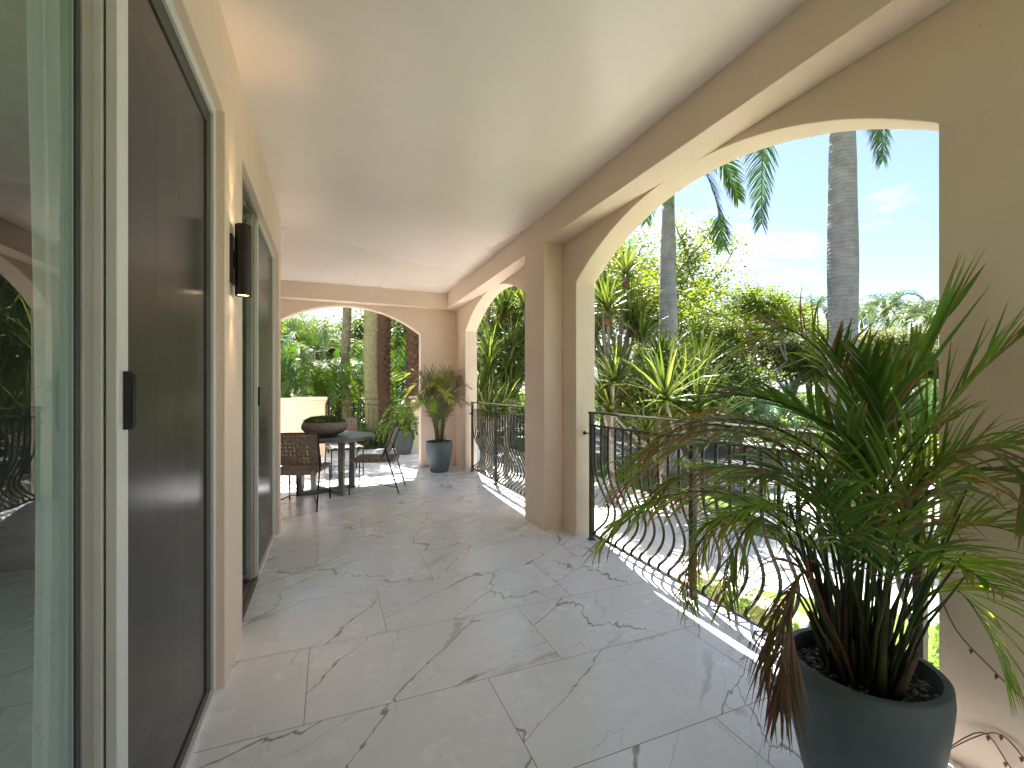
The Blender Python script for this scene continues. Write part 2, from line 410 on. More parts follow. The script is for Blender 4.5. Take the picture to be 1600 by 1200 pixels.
# ------------------------------------------------------------------ arcade wall (right)
def arch_pts(c, half, zs, zc, n=40, rev=False):
    rise = zc - zs; Rr = (half * half + rise * rise) / (2 * rise); t0 = math.asin(half / Rr); out = []
    for i in range(n + 1):
        t = -t0 + 2 * t0 * i / n
        out.append((c + Rr * math.sin(t), zs + Rr * math.cos(t) - (Rr - rise)))
    return out[::-1] if rev else out
XI, XO, ZC, ZB = 2.18, 2.39, 3.13, 2.866
arcade = thing('arcade_wall', 'tan stucco arcade wall with two wide arches along the right side of the terrace', 'wall', (XI, 4, 0))
loc = Matrix.Translation((-XI, -4, 0))
def wallpart(mbx, name, parent, mat=M['wall'], off=(XI, 4, 0), **k):
    o = mbx.build(name, mat, parent, **k)
    o.data.transform(Matrix.Translation((-off[0], -off[1], -off[2]))); return o
poly = [(-4.4, -.3), (-2.76, -.3), (-2.76, 0)] + arch_pts(-1.385, 1.375, 2.43, 2.874) + [(-.01, 0), (-.01, -.3), (.99, -.3), (.99, 0)] + arch_pts(2.3675, 1.3775, 2.43, 2.874) + [(3.745, 0), (3.745, -.3), (4.735, -.3), (4.735, 0)] + \
       arch_pts(6.1275, 1.3925, 2.42, 2.874) + [(7.52, 0), (7.52, -.3), (8.33, -.3), (8.33, 3.3), (-4.4, 3.3)]  # the first arch, unseen behind the viewer, is added to let in more light
mb = MB(); mb.extrude(poly, 'x', XI, XO)
wallpart(mb, 'arch_panel', arcade, fix=True, bevel=.006)
mb = MB(); mb.box(1.966, XI - .0, -4.4, 7.92, ZB, ZC + .1)
wallpart(mb, 'beam', arcade, bevel=.004)
mb = MB(); mb.box(1.966, XI, 4.0, 4.475, -.1, ZB + .001)
wallpart(mb, 'pilaster', arcade, bevel=.006)
# terrace body below floor on the right
mb = MB(); mb.box(2.36, 2.372, -4.6, 11.06, ZG - .3, -.012)
wallpart(mb, 'plinth', arcade, M['cream'])

# end wall with the wide arch
YE = 8.12
endw = thing('end_wall', 'tan stucco end wall with a wide arch behind the dining table', 'wall', (0, YE, 0))
poly = [(-4.2, -.1), (-.92, -.1), (-.92, 0)] + arch_pts(.302, 1.222, 2.405, 2.825) + [(1.524, 0), (1.524, -.1), (XI, -.1), (XI, 3.3), (-4.2, 3.3)]
mb = MB(); mb.extrude(poly, 'y', YE, YE + .2)
wallpart(mb, 'arch_panel', endw, off=(0, YE, 0), fix=True, bevel=.006)
mb = MB(); mb.box(-4.2, XI - .002, 7.92, YE, ZB, ZC + .1)
wallpart(mb, 'beam', endw, off=(0, YE, 0), bevel=.004)

# house wall (left)
house = thing('house_wall', 'pale stucco house wall on the left holding two sliding doors', 'wall', (-.455, 3, 0))
XW = -.455; XB = -.80
D1a, D1b, DH = -1.2, 2.462, 2.705
D2a, D2b = 2.918, 4.882
poly = [(-4.4, -.1), (D1a, -.1), (D1a, DH), (D1b, DH), (D1b, -.1), (D2a, -.1), (D2a, DH), (D2b, DH), (D2b, -.1), (5.06, -.1), (5.06, 3.3), (-4.4, 3.3)]
mb = MB(); mb.extrude(poly, 'x', XB, XW)
wallpart(mb, 'wall_face', house, off=(-.455, 3, 0), fix=True, bevel=.006)
mb = MB(); mb.box(-4.2, XB, 4.80, 5.06, -.1, 3.3)
wallpart(mb, 'return_wall', house, off=(-.455, 3, 0))
mb = MB(); mb.box(-4.4, -4.2, 4.8, 8.32, -.1, 3.3)
wallpart(mb, 'side_wall', house, off=(-.455, 3, 0))
mb = MB(); mb.box(-.8, 2.6, -4.6, -4.4, -.3, 3.3)
tag(mb.build('back_wall', M['wall']), 'tan stucco wall closing the terrace behind the viewer', 'wall')
# ceiling slab
mb = MB(); mb.box(-4.2, 1.966, -4.4, 7.92, ZC, ZC + .35)
struct(mb.build('ceiling', M['ceiling']))
mb = MB(); mb.box(-6.5, 2.388, -4.8, 8.318, ZC + .36, ZC + .6)  # unseen slab above the ceiling, added so sun does not leak through
tag(mb.build('unseen_roof_slab', M['cream']), 'unseen flat roof slab over the covered terrace, added to keep sun from leaking in', 'roof')

# room behind the doors
M['roomwall'] = simple('room_wall', (.72, .70, .66), .8)
M['roomfloor'] = simple('room_floor', (.55, .52, .48), .4)
room = thing('room_interior', 'dim room behind the sliding glass doors', 'room', (-3, 2, 0))
mb = MB(); mb.box(-6, -.82, -1.6, 4.78, -.08, -.03); wallpart(mb, 'room_floor', room, M['roomfloor'], (-3, 2, 0))
mb = MB(); mb.box(-6, -.81, -1.75, -1.6, -.03, 3.1); mb.box(-2.7, -2.6, 3.0, 4.65, -.03, 3.0); mb.box(-2.7, -2.6, -1.6, 3.0, 2.75, 3.0); mb.box(-2.7, -.81, -1.6, 4.65, 3.0, 3.1)  # wide opening in the back wall added to let skylight onto the curtain
wallpart(mb, 'room_wall', room, M['roomwall'], (-3, 2, 0))

M['room_shade'] = simple('room_shade_dark', (.10, .095, .085), .7)  # dark colour stands in for room shade behind the screens
mb = MB(); mb.box(-6, -.81, 4.65, 4.79, -.03, 3.1); wallpart(mb, 'shade_end_wall', room, M['room_shade'], (-3, 2, 0))
# ------------------------------------------------------------------ sliding doors
def door_near():
    d = thing('sliding_door', 'large sliding glass door with white frame and dark insect screen, nearest the viewer', 'door', (-.5, 1, 0))
    def put(mbx, name, mat, parent=d, **k):
        o = mbx.build(name, mat, parent, **k)
        if parent is d: o.data.transform(Matrix.Translation((.5, -1, 0)))
        else: o.data.transform(Matrix.Translation((.5, -1, 0)))
        return o
    fr = MB()
    fr.box(-.80, -.490, 2.415, D1b + .002, .0, DH)          # far jamb
    fr.box(-.80, -.490, D1a, 2.415, DH - .045, DH + .002)     # head
    fr.box(-.80, -.485, D1a, 2.415, -.01, .028)             # sill
    put(fr, 'frame', M['white_alu'], bevel=.003)
    # dark inner liner behind the white lip
    li = MB(); li.box(-.79, -.503, 2.372, 2.4148, .028, DH - .045); li.box(-.79, -.503, 1.5, 2.372, DH - .10, DH - .0452)
    li.box(-.79, -.520, 2.345, 2.372, .028, DH - .10)
    put(li, 'liner', M['dark_alu'], bevel=.002)
    # screen panel
    sp = MB(); sp.box(-.516, -.492, 1.413, 1.480, .030, DH - .05)
    m2 = MB(); m2.add([Vector((-.506, 1.48, .07)), Vector((-.506, 2.37, .07)), Vector((-.506, 2.37, DH - .10)), Vector((-.506, 1.48, DH - .10))], [(0, 1, 2, 3)])
    m3 = MB(); m3.box(-.514, -.500, 1.48, 2.37, .030, .072); m3.box(-.514, -.500, 2.332, 2.37, .072, DH - .10); m3.box(-.514, -.500, 1.48, 2.332, DH - .125, DH - .10)
    scp = put(m3, 'screen_panel', M['dark_alu'], bevel=.002)
    put(sp, 'screen_stile', M['white_alu'], scp, bevel=.003); put(m2, 'screen_mesh', M['screen'], scp)
    h = MB(); h.extrude([(-.492, 1.30), (-.492, 1.445), (-.480, 1.445), (-.474, 1.43), (-.474, 1.312), (-.478, 1.30)], 'y', 1.446, 1.460)
    h.box(-.492, -.469, 1.460, 1.470, 1.305, 1.44)
    put(h, 'handle', M['black'], scp, bevel=.003)
    g = MB(); g.box(-.552, -.536, 1.356, 1.409, .03, DH - .05); put(g, 'door_stile', M['shaded_alu'], bevel=.004)
    g = MB(); g.box(-.5475, -.541, 1.338, 1.356, .03, DH - .05); g.box(-.56, -.5195, 1.424, 1.468, .03, DH - .05); put(g, 'seal_strip', M['dark_alu'], bevel=.002)
    g = MB(); g.box(-.560, -.521, 1.409, 1.4235, .03, DH - .05); put(g, 'trim_strip', M['white_alu'], bevel=.002)
    lk = MB(); lk.box(-.5193, -.514, 1.430, 1.440, 1.30, 1.40); put(lk, 'latch', M['black'])
    gl = MB(); gl.add([Vector((-.548, -1.2, .03)), Vector((-.548, 1.335, .03)), Vector((-.548, 1.335, DH - .05)), Vector((-.548, -1.2, DH - .05))], [(0, 1, 2, 3)])
    put(gl, 'glass_pane', M['glass'])
    gl = MB(); gl.add([Vector((-.60, 1.72, .05)), Vector((-.60, 2.40, .05)), Vector((-.60, 2.40, DH - .08)), Vector((-.60, 1.72, DH - .08))], [(0, 1, 2, 3)])
    put(gl, 'glass_pane', M['glass'])
    rr = MB(); rr.box(-.615, -.585, 2.25, 2.40, .03, DH - .05); rr.box(-.615, -.585, 1.72, 2.25, .03, .13); rr.box(-.615, -.585, 1.72, 2.25, DH - .17, DH - .05)
    put(rr, 'door_stile', M['dark_alu'])
    return d
door_near()
# curtain: wavy sheet behind the near glass
mb = MB(); vs = []; fs = []; n = 260
for i in range(n + 1):
    y = 1.0 + .78 * i / n
    # gathers tighten towards the door stile
    x = -.665 + .022 * math.sin(y * 70 + 1.2 * math.sin(y * 13)) + .008 * math.sin(y * 150)
    for k in range(13):
        z = .03 + 2.6 * k / 12
        vs.append(Vector((x + .006 * math.sin(z * 2 + y * 12), y + .01 * math.sin(z * 1.7), z)))
for i in range(n):
    for k in range(12):
        a = i * 13 + k; fs.append((a, a + 13, a + 14, a + 1))
keep = []
for f in fs:
    yy = vs[f[0]].y
    keep.append(f)
mb.add(vs, keep)
# the curtain is drawn back: only its gathered edge (y > 1.4) hangs near the stile
mbc = MB(); idx = {}
for f in keep:
    if vs[f[0]].y > 1.452 and vs[f[2]].y > 1.452:
        q = []
        for i in f:
            if i not in idx: idx[i] = len(mbc.v); mbc.v.append(vs[i]); mbc.c.append((1, 1, 1))
            q.append(idx[i])
        mbc.f.append(tuple(q))
tag(mbc.build('curtain', M['curtain'], smooth=True), 'sheer white curtain gathered behind the near glass door', 'curtain')

def door_far():
    d = thing('sliding_door', 'second sliding glass door beyond the wall lamp, its dark screen half closed', 'door', (-.5, 3.9, 0))
    def put(mbx, name, mat, **k):
        o = mbx.build(name, mat, d, **k); o.data.transform(Matrix.Translation((.5, -3.9, 0))); return o
    fr = MB(); fr.box(-.80, -.492, 4.81, D2b + .002, 0, DH); fr.box(-.80, -.492, 3.84, 4.81, DH - .045, DH + .002); fr.box(-.80, -.487, 3.84, 4.81, -.01, .028)
    fr.box(-.80, -.73, D2a, 3.84, DH - .045, DH + .002)
    put(fr, 'frame', M['white_alu'], bevel=.003)
    s = MB(); s.box(-.520, -.494, 3.795, 3.835, .03, DH - .05)
    put(s, 'screen_stile', M['white_alu'], bevel=.003)
    s = MB(); s.box(-.560, -.522, 3.72, 3.80, .03, DH - .05)
    put(s, 'door_stile', M['shaded_alu'], bevel=.003)
    s = MB(); s.box(-.64, -.60, 3.78, 3.86, .03, DH - .05); s.box(-.64, -.60, 2.918, 3.78, .03, .13); s.box(-.64, -.60, 2.918, 3.78, DH - .17, DH - .05)
    put(s, 'door_stile', M['white_alu'], bevel=.003)
    s = MB(); s.box(-.66, -.65, 3.62, 3.70, .03, DH - .05); put(s, 'seal_strip', M['dark_alu'])
    m2 = MB(); m2.add([Vector((-.506, 3.835, .03)), Vector((-.506, 4.80, .03)), Vector((-.506, 4.80, DH - .05)), Vector((-.506, 3.835, DH - .05))], [(0, 1, 2, 3)])
    put(m2, 'screen_mesh', M['screen'])
    g = MB(); g.add([Vector((-.62, 2.92, .05)), Vector((-.62, 3.78, .05)), Vector((-.62, 3.78, DH - .08)), Vector((-.62, 2.92, DH - .08))], [(0, 1, 2, 3)])
    put(g, 'glass_pane', M['glass'])
    g = MB(); g.add([Vector((-.67, 3.7, .05)), Vector((-.67, 4.8, .05)), Vector((-.67, 4.8, DH - .08)), Vector((-.67, 3.7, DH - .08))], [(0, 1, 2, 3)])
    put(g, 'glass_pane', M['glass'])
    t = MB()
    for x in (-.50, -.535, -.575, -.62): t.box(x - .004, x + .004, 2.918, 3.80, .0, .022)
    t.box(-.80, -.487, 2.918, 3.80, -.02, .006)
    put(t, 'floor_track', M['track'])
    t = MB()
    for x in (-.50, -.535, -.575): t.box(x - .004, x + .004, 2.918, 3.80, DH - .03, DH - .001)
    put(t, 'head_track', M['table_leg'])
    h = MB(); h.box(-.494, -.478, 3.80, 3.815, 1.28, 1.42); put(h, 'handle', M['black'], bevel=.002)
    return d
door_far()

# ------------------------------------------------------------------ wall lamp
SC = thing('wall_sconce', 'dark bronze cylinder wall lamp lit up and down between the two sliding doors', 'wall lamp', (XW, 2.61, 2.05))
mb = MB(); mb.box(0, .012, -.048, .048, -.12, .12); mb.box(.012, .03, -.02, .02, -.04, .04)
mb.build('backplate', M['bronze'], SC, bevel=.003)
mb = MB(); prof = [(.030, -.176), (.0375, -.178), (.0375, .178), (.030, .176)]
mb.lathe(prof, 40, center=(.052, 0, 0)); LB = mb.build('lamp_body', M['bronze'], SC, auto=40)
for z in (-.170, .170):
    mb = MB(); mb.lathe([(.0005, z), (.0305, z)], 32, center=(.052, 0, 0)); mb.build('lamp_lens', M['lamp'], LB)
for z, rx in ((-.19, 0), (.19, PI)):
    L = bpy.data.lights.new('sconce_light', 'SPOT'); L.energy = 1.3; L.color = (1, .62, .28); L.spot_size = R(56); L.spot_blend = 1.0; L.shadow_soft_size = .015
    o = bpy.data.objects.new('sconce_light', L); col.objects.link(o); o.parent = SC; o.location = (.055, 0, z); o.rotation_euler = (rx, 0, 0)
    o.rotation_euler = (rx, R(0), 0)

# ------------------------------------------------------------------ belly railings
def belly_profile(n=26):
    # (outward, z) : straight, slight lean, belly, return to bottom rail
    pts = [(0, 1.07), (0, .80), (.004, .70), (.022, .60), (.060, .50), (.105, .41), (.140, .33), (.150, .26), (.135, .20), (.095, .15), (.045, .115), (.010, .09), (0, .06)]
    out = []
    for i in range(len(pts) - 1):
        p0 = pts[max(i - 1, 0)]; p1 = pts[i]; p2 = pts[i + 1]; p3 = pts[min(i + 2, len(pts) - 1)]
        for t in (0, .5):
            f = lambda a, b, c, d: .5 * ((2 * b) + (-a + c) * t + (2 * a - 5 * b + 4 * c - d) * t * t + (-a + 3 * b - 3 * c + d) * t ** 3)
            out.append((f(p0[0], p1[0], p2[0], p3[0]), f(p0[1], p1[1], p2[1], p3[1])))
    out.append(pts[-1]); return out
BP = belly_profile()
def belly_rail(y0, y1, posts, label, brackets):
    r = thing('iron_railing', label, 'railing', (2.27, y0, 0), group='wrought iron terrace railings')
    mb = MB(); mb.extrude([(-.024, 1.176), (.024, 1.176), (.024, 1.186), (.017, 1.194), (-.017, 1.194), (-.024, 1.186)], 'y', -.02, y1 - y0 + .02)
    mb.build('top_rail', M['iron'], r, bevel=.002)
    mb = MB(); mb.box(-.011, .011, 0, y1 - y0, 1.062, 1.076); mb.build('mid_rail', M['iron'], r)
    mb = MB(); mb.box(-.013, .013, 0, y1 - y0, .048, .064); mb.build('bottom_rail', M['iron'], r)
    po = None
    for p in posts:
        if po is None:
            mb = MB(); mb.box(-.019, .019, -.019, .019, .008, 1.178); mb.box(-.035, .035, -.03, .03, .0, .008); po = mb.build('post', M['iron'], r, bevel=.002); q = po
        else:
            q = po.copy(); col.objects.link(q)
        q.location = (0, p - y0, 0)
    ba = None; n = max(1, round((y1 - y0) / .106)); st = (y1 - y0) / n
    for i in range(n):
        y = st * (i + .5)
        if any(abs(y + y0 - p) < .03 for p in posts): continue
        if ba is None:
            mb = MB(); mb.tube([(u, 0, z) for u, z in BP], .0112, 8); ba = mb.build('baluster', M['iron'], r, smooth=True); q = ba
        else:
            q = ba.copy(); col.objects.link(q)
        q.location = (0, y, 0)
        q.rotation_euler = (0, 0, R(rnd.uniform(-2.5, 2.5)))
    for (y, sg) in brackets:
        mb = MB(); mb.tube([(0, y - y0, .985), (-.0, y - y0 + sg * .11, .985)], .007, 8); mb.lathe([(.001, -.018), (.013, -.014), (.018, 0), (.013, .014), (.001, .018)], 14, center=(0, y - y0 + sg * .115, .985))
        mb.build('wall_bracket', M['iron'], r)
belly_rail(1.02, 3.615, [3.61, 2.35, 1.09], 'bellied wrought iron railing in the near arch behind the big potted palm', [(3.62, 1)])
belly_rail(4.82, 7.41, [7.40, 6.23, 5.06], 'bellied wrought iron railing in the far arch beyond the pilaster', [(7.41, 1)])

# end railing: straight bars between the piers
rl = thing('iron_railing', 'straight barred iron railing between two cream piers behind the table', 'railing', (-.04, 10.75, 0))
W = 1.82
mb = MB(); mb.box(0, W, -.02, .02, 1.180, 1.194); mb.build('top_rail', M['iron'], rl)
mb = MB(); mb.box(0, W, -.009, .009, 1.06, 1.073); mb.build('mid_rail', M['iron'], rl)
mb = MB(); mb.box(0, W, -.009, .009, .07, .084); mb.build('bottom_rail', M['iron'], rl)
q0 = None
for x in (.02, .65, 1.28, 1.8):
    mb = MB(); mb.box(x - .014, x + .014, -.014, .014, 0, 1.18); mb.build('post', M['iron'], rl)
for i in range(16):
    x = .02 + .1113 * (i + .5)
    if abs(x - .65) < .03 or abs(x - 1.28) < .03: continue
    if q0 is None:
        mb = MB(); mb.tube([(0, 0, .08), (0, 0, 1.065)], .006, 6); q0 = mb.build('baluster', M['iron'], rl); q = q0
    else: q = q0.copy(); col.objects.link(q)
    q.location = (x, 0, 0)

# cream piers and low wall
def pier(x0, x1, y0, y1, label, cat='pier', h=1.14):
    t = thing('stucco_pier', label, cat, ((x0 + x1) / 2, (y0 + y1) / 2, 0))
    hx = (x1 - x0) / 2; hy = (y1 - y0) / 2
    mb = MB(); mb.box(-hx, hx, -hy, hy, -1.0, h); mb.build('shaft', M['cream'], t, bevel=.008)
    mb = MB(); mb.box(-hx - .02, hx + .02, -hy - .02, hy + .02, h - .04, h + .03); mb.box(-hx - .045, hx + .045, -hy - .045, hy + .045, h + .03, h + .105)
    mb.build('cap', M['cream'], t, bevel=.012)
pier(-.70, -.09, 10.45, 11.0, 'cream stucco pier with moulded cap behind the moss bowl')
pier(1.82, 2.40, 10.5, 11.0, 'cream stucco pier at the right end of the far straight railing')
pier(-4.0, -.702, 10.62, 10.86, 'low cream stucco parapet wall left of the pier behind the table', 'parapet', 1.12)

# ------------------------------------------------------------------ table, bowl
TC = (-.03, 6.70)
tb = thing('round_table', 'round slate grey dining table on square legs at the terrace end', 'table', (*TC, 0), R(-19))
mb = MB(); prof = [(.0005, .724), (.60, .724), (.628, .730), (.63, .765), (.624, .772), (.0005, .772)]; mb.lathe(prof, 72); mb.build('tabletop', M['table'], tb, auto=35)
for sx, sy in ((-1, -1), (1, -1), (-1, 1), (1, 1)):
    mb = MB(); mb.box(sx * .27 - .036, sx * .27 + .036, sy * .24 - .036, sy * .24 + .036, 0.0, .723); mb.build('leg', M['table_leg'], tb, bevel=.003)
mb = MB(); a = math.atan2(.48, .54)
for s in (-1, 1):
    mb = MB(); Mx = Matrix.Rotation(s * a, 4, 'Z'); mb.box(-.33, .33, -.022, .022, .002 + (.003 if s > 0 else 0), .045 + (.003 if s > 0 else 0), M=Mx); mb.build('cross_brace', M['table_leg'], tb); mb = MB(); mb.box(-.33, .33, -.022, .022, .678 + (.003 if s > 0 else 0), .7215, M=Mx)
    mb.build('top_brace', M['table_leg'], tb)
BC = (-.06, 6.66)
bw = thing('planter_bowl', 'wide grey brown concrete bowl planter on the dining table', 'bowl', (*BC, .773))
mb = MB(); prof = [(.0005, 0), (.13, 0), (.16, .008), (.24, .045), (.285, .085), (.296, .115), (.292, .15), (.280, .185), (.268, .187), (.262, .165), (.0005, .160)]
mb.lathe(prof, 64); mb.build('bowl', M['bowl'], bw, auto=40)

# ------------------------------------------------------------------ woven chairs
def woven(nx, ny, w, h, gap=.010, border=True):
    """grid in local (u,v) with tiny square openings; returns verts (u,v,bump) and faces"""
    us = []; u = 0; cw = (w - gap * (nx - 1)) / nx
    for i in range(nx):
        us.append(u); u += cw; us.append(u)
        u += gap
    vsn = []; v = 0; ch = (h - gap * (ny - 1)) / ny
    for i in range(ny):
        vsn.append(v); v += ch; vsn.append(v); v += gap
    V = []; Fc = []
    for j, vv in enumerate(vsn):
        for i, uu in enumerate(us):
            V.append((uu - w / 2, vv, (.0035 if ((i // 2 + j // 2) % 2) else -.0035)))
    n = len(us)
    for j in range(len(vsn) - 1):
        for i in range(n - 1):
            if i % 2 == 1 and j % 2 == 1: continue
            a = j * n + i; Fc.append((a, a + 1, a + 1 + n, a + n))
    return V, Fc
def make_chair(label, x, y, rz):
    c = thing('woven_chair', label, 'chair', (x, y, 0), rz, 'woven strap dining chairs')
    # seat
    V, Fc = woven(11, 11, .50, .56)
    mb = MB(); mb.add([Vector((u, -.27 + v, .468 + b + .10 * max(0, abs(u) - .21) * -1 - .012 * math.cos(u * 6))) for u, v, b in V], Fc); seat = mb.build('seat', M['strap'], c, solid=.006)
    mb = MB()
    for sx in (-1, 1):
        V, Fc = woven(12, 1, .54, .045); mb.add([Vector((sx * (.252 + b), u + .01, .425 + v)) for u, v, b in V], Fc)
    V, Fc = woven(11, 1, .48, .055); mb.add([Vector((u, -.275 - b, .41 + v)) for u, v, b in V], Fc)
    mb.build('seat_apron', M['strap'], seat, solid=.005)
    V, Fc = woven(11, 9, .50, .40)
    mb = MB(); mb.add([Vector((u, -.155 - .145 * (v / .40) + b - .05 * (u / .25) ** 2 * -.6, .505 + v)) for u, v, b in V], Fc); mb.build('backrest', M['strap'], c, solid=.006)
    for sx in (-1, 1):
        mb = MB(); mb.tube([(sx * .245, .30, 0), (sx * .245, .285, .45), (sx * .243, .25, .462), (sx * .243, -.28, .455)], .010, 8); mb.build('leg', M['rod'], c, smooth=True)
        mb = MB(); mb.tube([(sx * .262, -.36, 0), (sx * .256, -.20, .52), (sx * .250, -.172, .62)], .010, 8); mb.build('leg', M['rod'], c, smooth=True)
        mb = MB(); mb.tube([(sx * .247, -.10, .455), (sx * .253, -.165, .55), (sx * .253, -.30, .90)], .0085, 8); mb.build('back_rod', M['rod'], c, smooth=True)
    mb = MB()
    for sx in (-1, 1): mb.tube([(sx * .245, .295, .10), (sx * .13, -.02, .125), (sx * .258, -.34, .09)], .007, 8)
    mb.tube([(-.13, -.02, .125), (.13, -.02, .125)], .007, 8); mb.tube([(-.25, -.30, .90), (.25, -.30, .90)], .008, 8)
    mb.build('stretcher', M['rod'], c, smooth=True)
    return c
# A back to viewer, B right side facing left, C behind facing the viewer, D left
make_chair('woven strap chair with its back to the viewer at the near side of the table', -.305, 6.02, R(-14))
make_chair('woven strap chair seen side on at the right of the table', .60, 6.50, R(72))
make_chair('woven strap chair behind the table facing the viewer', .23, 8.05, R(188))
make_chair('woven strap chair at the left end of the table mostly hidden by the house wall', -.66, 6.80, R(-96))

# ------------------------------------------------------------------ pots
def pot_mesh(top=.52, r=.223):
    mb = MB(); s = r / .223
    prof = [(.0005, 0), (.140 * s, 0), (.150 * s, .008), (.178 * s, top * .25), (.205 * s, top * .5), (.222 * s, top * .75), (.228 * s, top * .9), (.225 * s, top - .006), (.219 * s, top), (.200 * s, top), (.197 * s, top - .01), (.196 * s, top - .06)]
    mb.lathe(prof, 72); return mb
def soil_mesh(r, z, seed):
    q = random.Random(seed); mb = MB(); n = 48; prev = None; vs = [Vector((0, 0, z))]; fs = []
    for k in range(1, 9):
        for i in range(n):
            t = 2 * PI * i / n; rr = r * k / 8
            vs.append(Vector((rr * math.cos(t), rr * math.sin(t), z + (q.uniform(-.005, .006) if k < 8 else 0) + .012 * (1 - k / 8))))
    for i in range(n): fs.append((0, 1 + i, 1 + (i + 1) % n))
    for k in range(7):
        for i in range(n):
            a = 1 + k * n + i; b = 1 + k * n + (i + 1) % n; fs.append((a, a + n, b + n, b))
    mb.add(vs, fs); return mb
def make_pot(x, y, label, top=.52, r=.223):
    p = thing('plant_pot', label, 'pot', (x, y, 0), group='blue grey planters')
    pot_mesh(top, r).build('pot_body', M['pot'], p, auto=50)
    soil_mesh(.1965 * r / .223, top - .055, int(x * 100)).build('soil', M['soil'], p)
    return p
PF = (1.655, .955)
make_pot(*PF, 'large blue grey pot in the foreground beside the near arch', .49, .222)
make_pot(1.745, 7.62, 'blue grey pot in the corner between the end arch and the far arch')
make_pot(1.50, 9.98, 'blue grey pot outside the end arch holding a bright leafy plant')

# ------------------------------------------------------------------ palm frond generator
def crom(pts, n):
    pts = [Vector(p) for p in pts]; out = []; m = len(pts) - 1
    for k in range(n + 1):
        u = m * k / n; i = min(int(u), m - 1); t = u - i
        p0 = pts[max(i - 1, 0)]; p1 = pts[i]; p2 = pts[i + 1]; p3 = pts[min(i + 2, m)]
        out.append(.5 * ((2 * p1) + (p2 - p0) * t + (2 * p0 - 5 * p1 + 4 * p2 - p3) * t * t + (3 * p1 - p0 - 3 * p2 + p3) * t ** 3))
    return out
def lerp3(a, b, t): return tuple(a[i] + (b[i] - a[i]) * t for i in range(3))
def frond(mb, pts, pairs, L, w, q, green=(.05, .12, .02), tip=(.20, .11, .045), brown=0.0, dead=(.13, .07, .035), start=.25, ang=55, droop=.5, lift=.25,
          rr=.006, K=4, fold=True, rcol=None, curl=0, side_up=None):
    C = crom(pts, 28); m = len(C) - 1
    rc = rcol or (green[0] * 1.3 + .01, green[1] * 1.1, green[2])
    mb.tube(C, [rr * (1 - .75 * i / m) for i in range(m + 1)], 5, rc)
    cum = [0]
    for i in range(m): cum.append(cum[-1] + (C[i + 1] - C[i]).length)
    Lt = cum[-1]
    for k in range(pairs):
        t = start + (1 - start) * (k + .5 + q.uniform(-.2, .2)) / pairs; t = min(t, .999)
        s = t * Lt; i = 0
        while i < m - 1 and cum[i + 1] < s: i += 1
        p = C[i].lerp(C[i + 1], (s - cum[i]) / max(1e-6, cum[i + 1] - cum[i])); T = (C[i + 1] - C[i]).normalized()
        up = Vector(side_up) if side_up else Vector((0, 0, 1))
        Sd = T.cross(up)
        if Sd.length < .15: Sd = T.cross(Vector((.3, .8, .2)))
        Sd.normalize(); Nn = Sd.cross(T).normalized()
        tt = (t - start) / (1 - start)
        ll = L * (.55 + .75 * math.sin(PI * min(1, tt * .8 + .15))) * (1 - .35 * tt) * q.uniform(.85, 1.1)
        aa = R(ang * (1 - .5 * tt) + q.uniform(-7, 7))
        for sg in (-1, 1):
            d0 = (T * math.cos(aa) + Sd * sg * math.sin(aa) + Nn * (lift + q.uniform(-.12, .12))).normalized()
            isd = q.random() < brown
            g = q.uniform(.75, 1.3); gc = (green[0] * g * q.uniform(.85, 1.25), green[1] * g, green[2] * g)
            dc = tuple(x * q.uniform(.6, 1.4) for x in dead)
            pos = p.copy(); st = ll / K; dr = droop * q.uniform(.7, 1.35) * (1.6 if isd else 1)
            vs = []; cs = []; tb = q.uniform(.48, 1.08) if not isd else -1
            cu = Vector((q.uniform(-1, 1), q.uniform(-1, 1), q.uniform(-1, 1))) * (curl if isd or curl else 0)
            for j in range(K + 1):
                u = j / K
                dd = (d0 + Vector((0, 0, -1)) * dr * u ** 1.3 + cu * u).normalized()
                wv = (T - dd * T.dot(dd)); wv = wv.normalized() if wv.length > .05 else Sd
                ww = w * .5 * (math.sin(PI * (.12 + .86 * u) ** .75) if j < K else .06) * (.55 if isd else 1)
                c = dc if isd else (lerp3(gc, tip if u < .95 else dead, max(0, (u - tb)) / .4) if u > tb else gc)
                nn = dd.cross(wv).normalized()
                if fold:
                    vs += [pos + wv * ww, pos - nn * ww * .45, pos - wv * ww]; cs += [c, c, c]
                else:
                    vs += [pos + wv * ww, pos - wv * ww]; cs += [c, c]
                pos = pos + dd * st
            fs = []
            b = 3 if fold else 2
            for j in range(K):
                for e in range(b - 1):
                    a = j * b + e; fs.append((a, a + 1, a + 1 + b, a + b))
            mb.add(vs, fs, cs)

# ------------------------------------------------------------------ foreground areca palm
q = random.Random(21)
fp = thing('potted_palm', 'tall areca palm with browning fronds filling the foreground pot', 'palm', (*PF, .435))
def fpart(mbx, name='frond', label=None, **k):
    o = mbx.build(name, M['potpalm'], fp, **k); o.data.transform(Matrix.Translation((-PF[0], -PF[1], -.435)))
    if label: o['label'] = label
    return o
base = Vector((PF[0], PF[1], .44))
G1 = (.045, .105, .016); G2 = (.070, .150, .018); G3 = (.028, .075, .018); DB = (.22, .125, .085)
def bp(dx, dy): return base + Vector((dx, dy, 0))
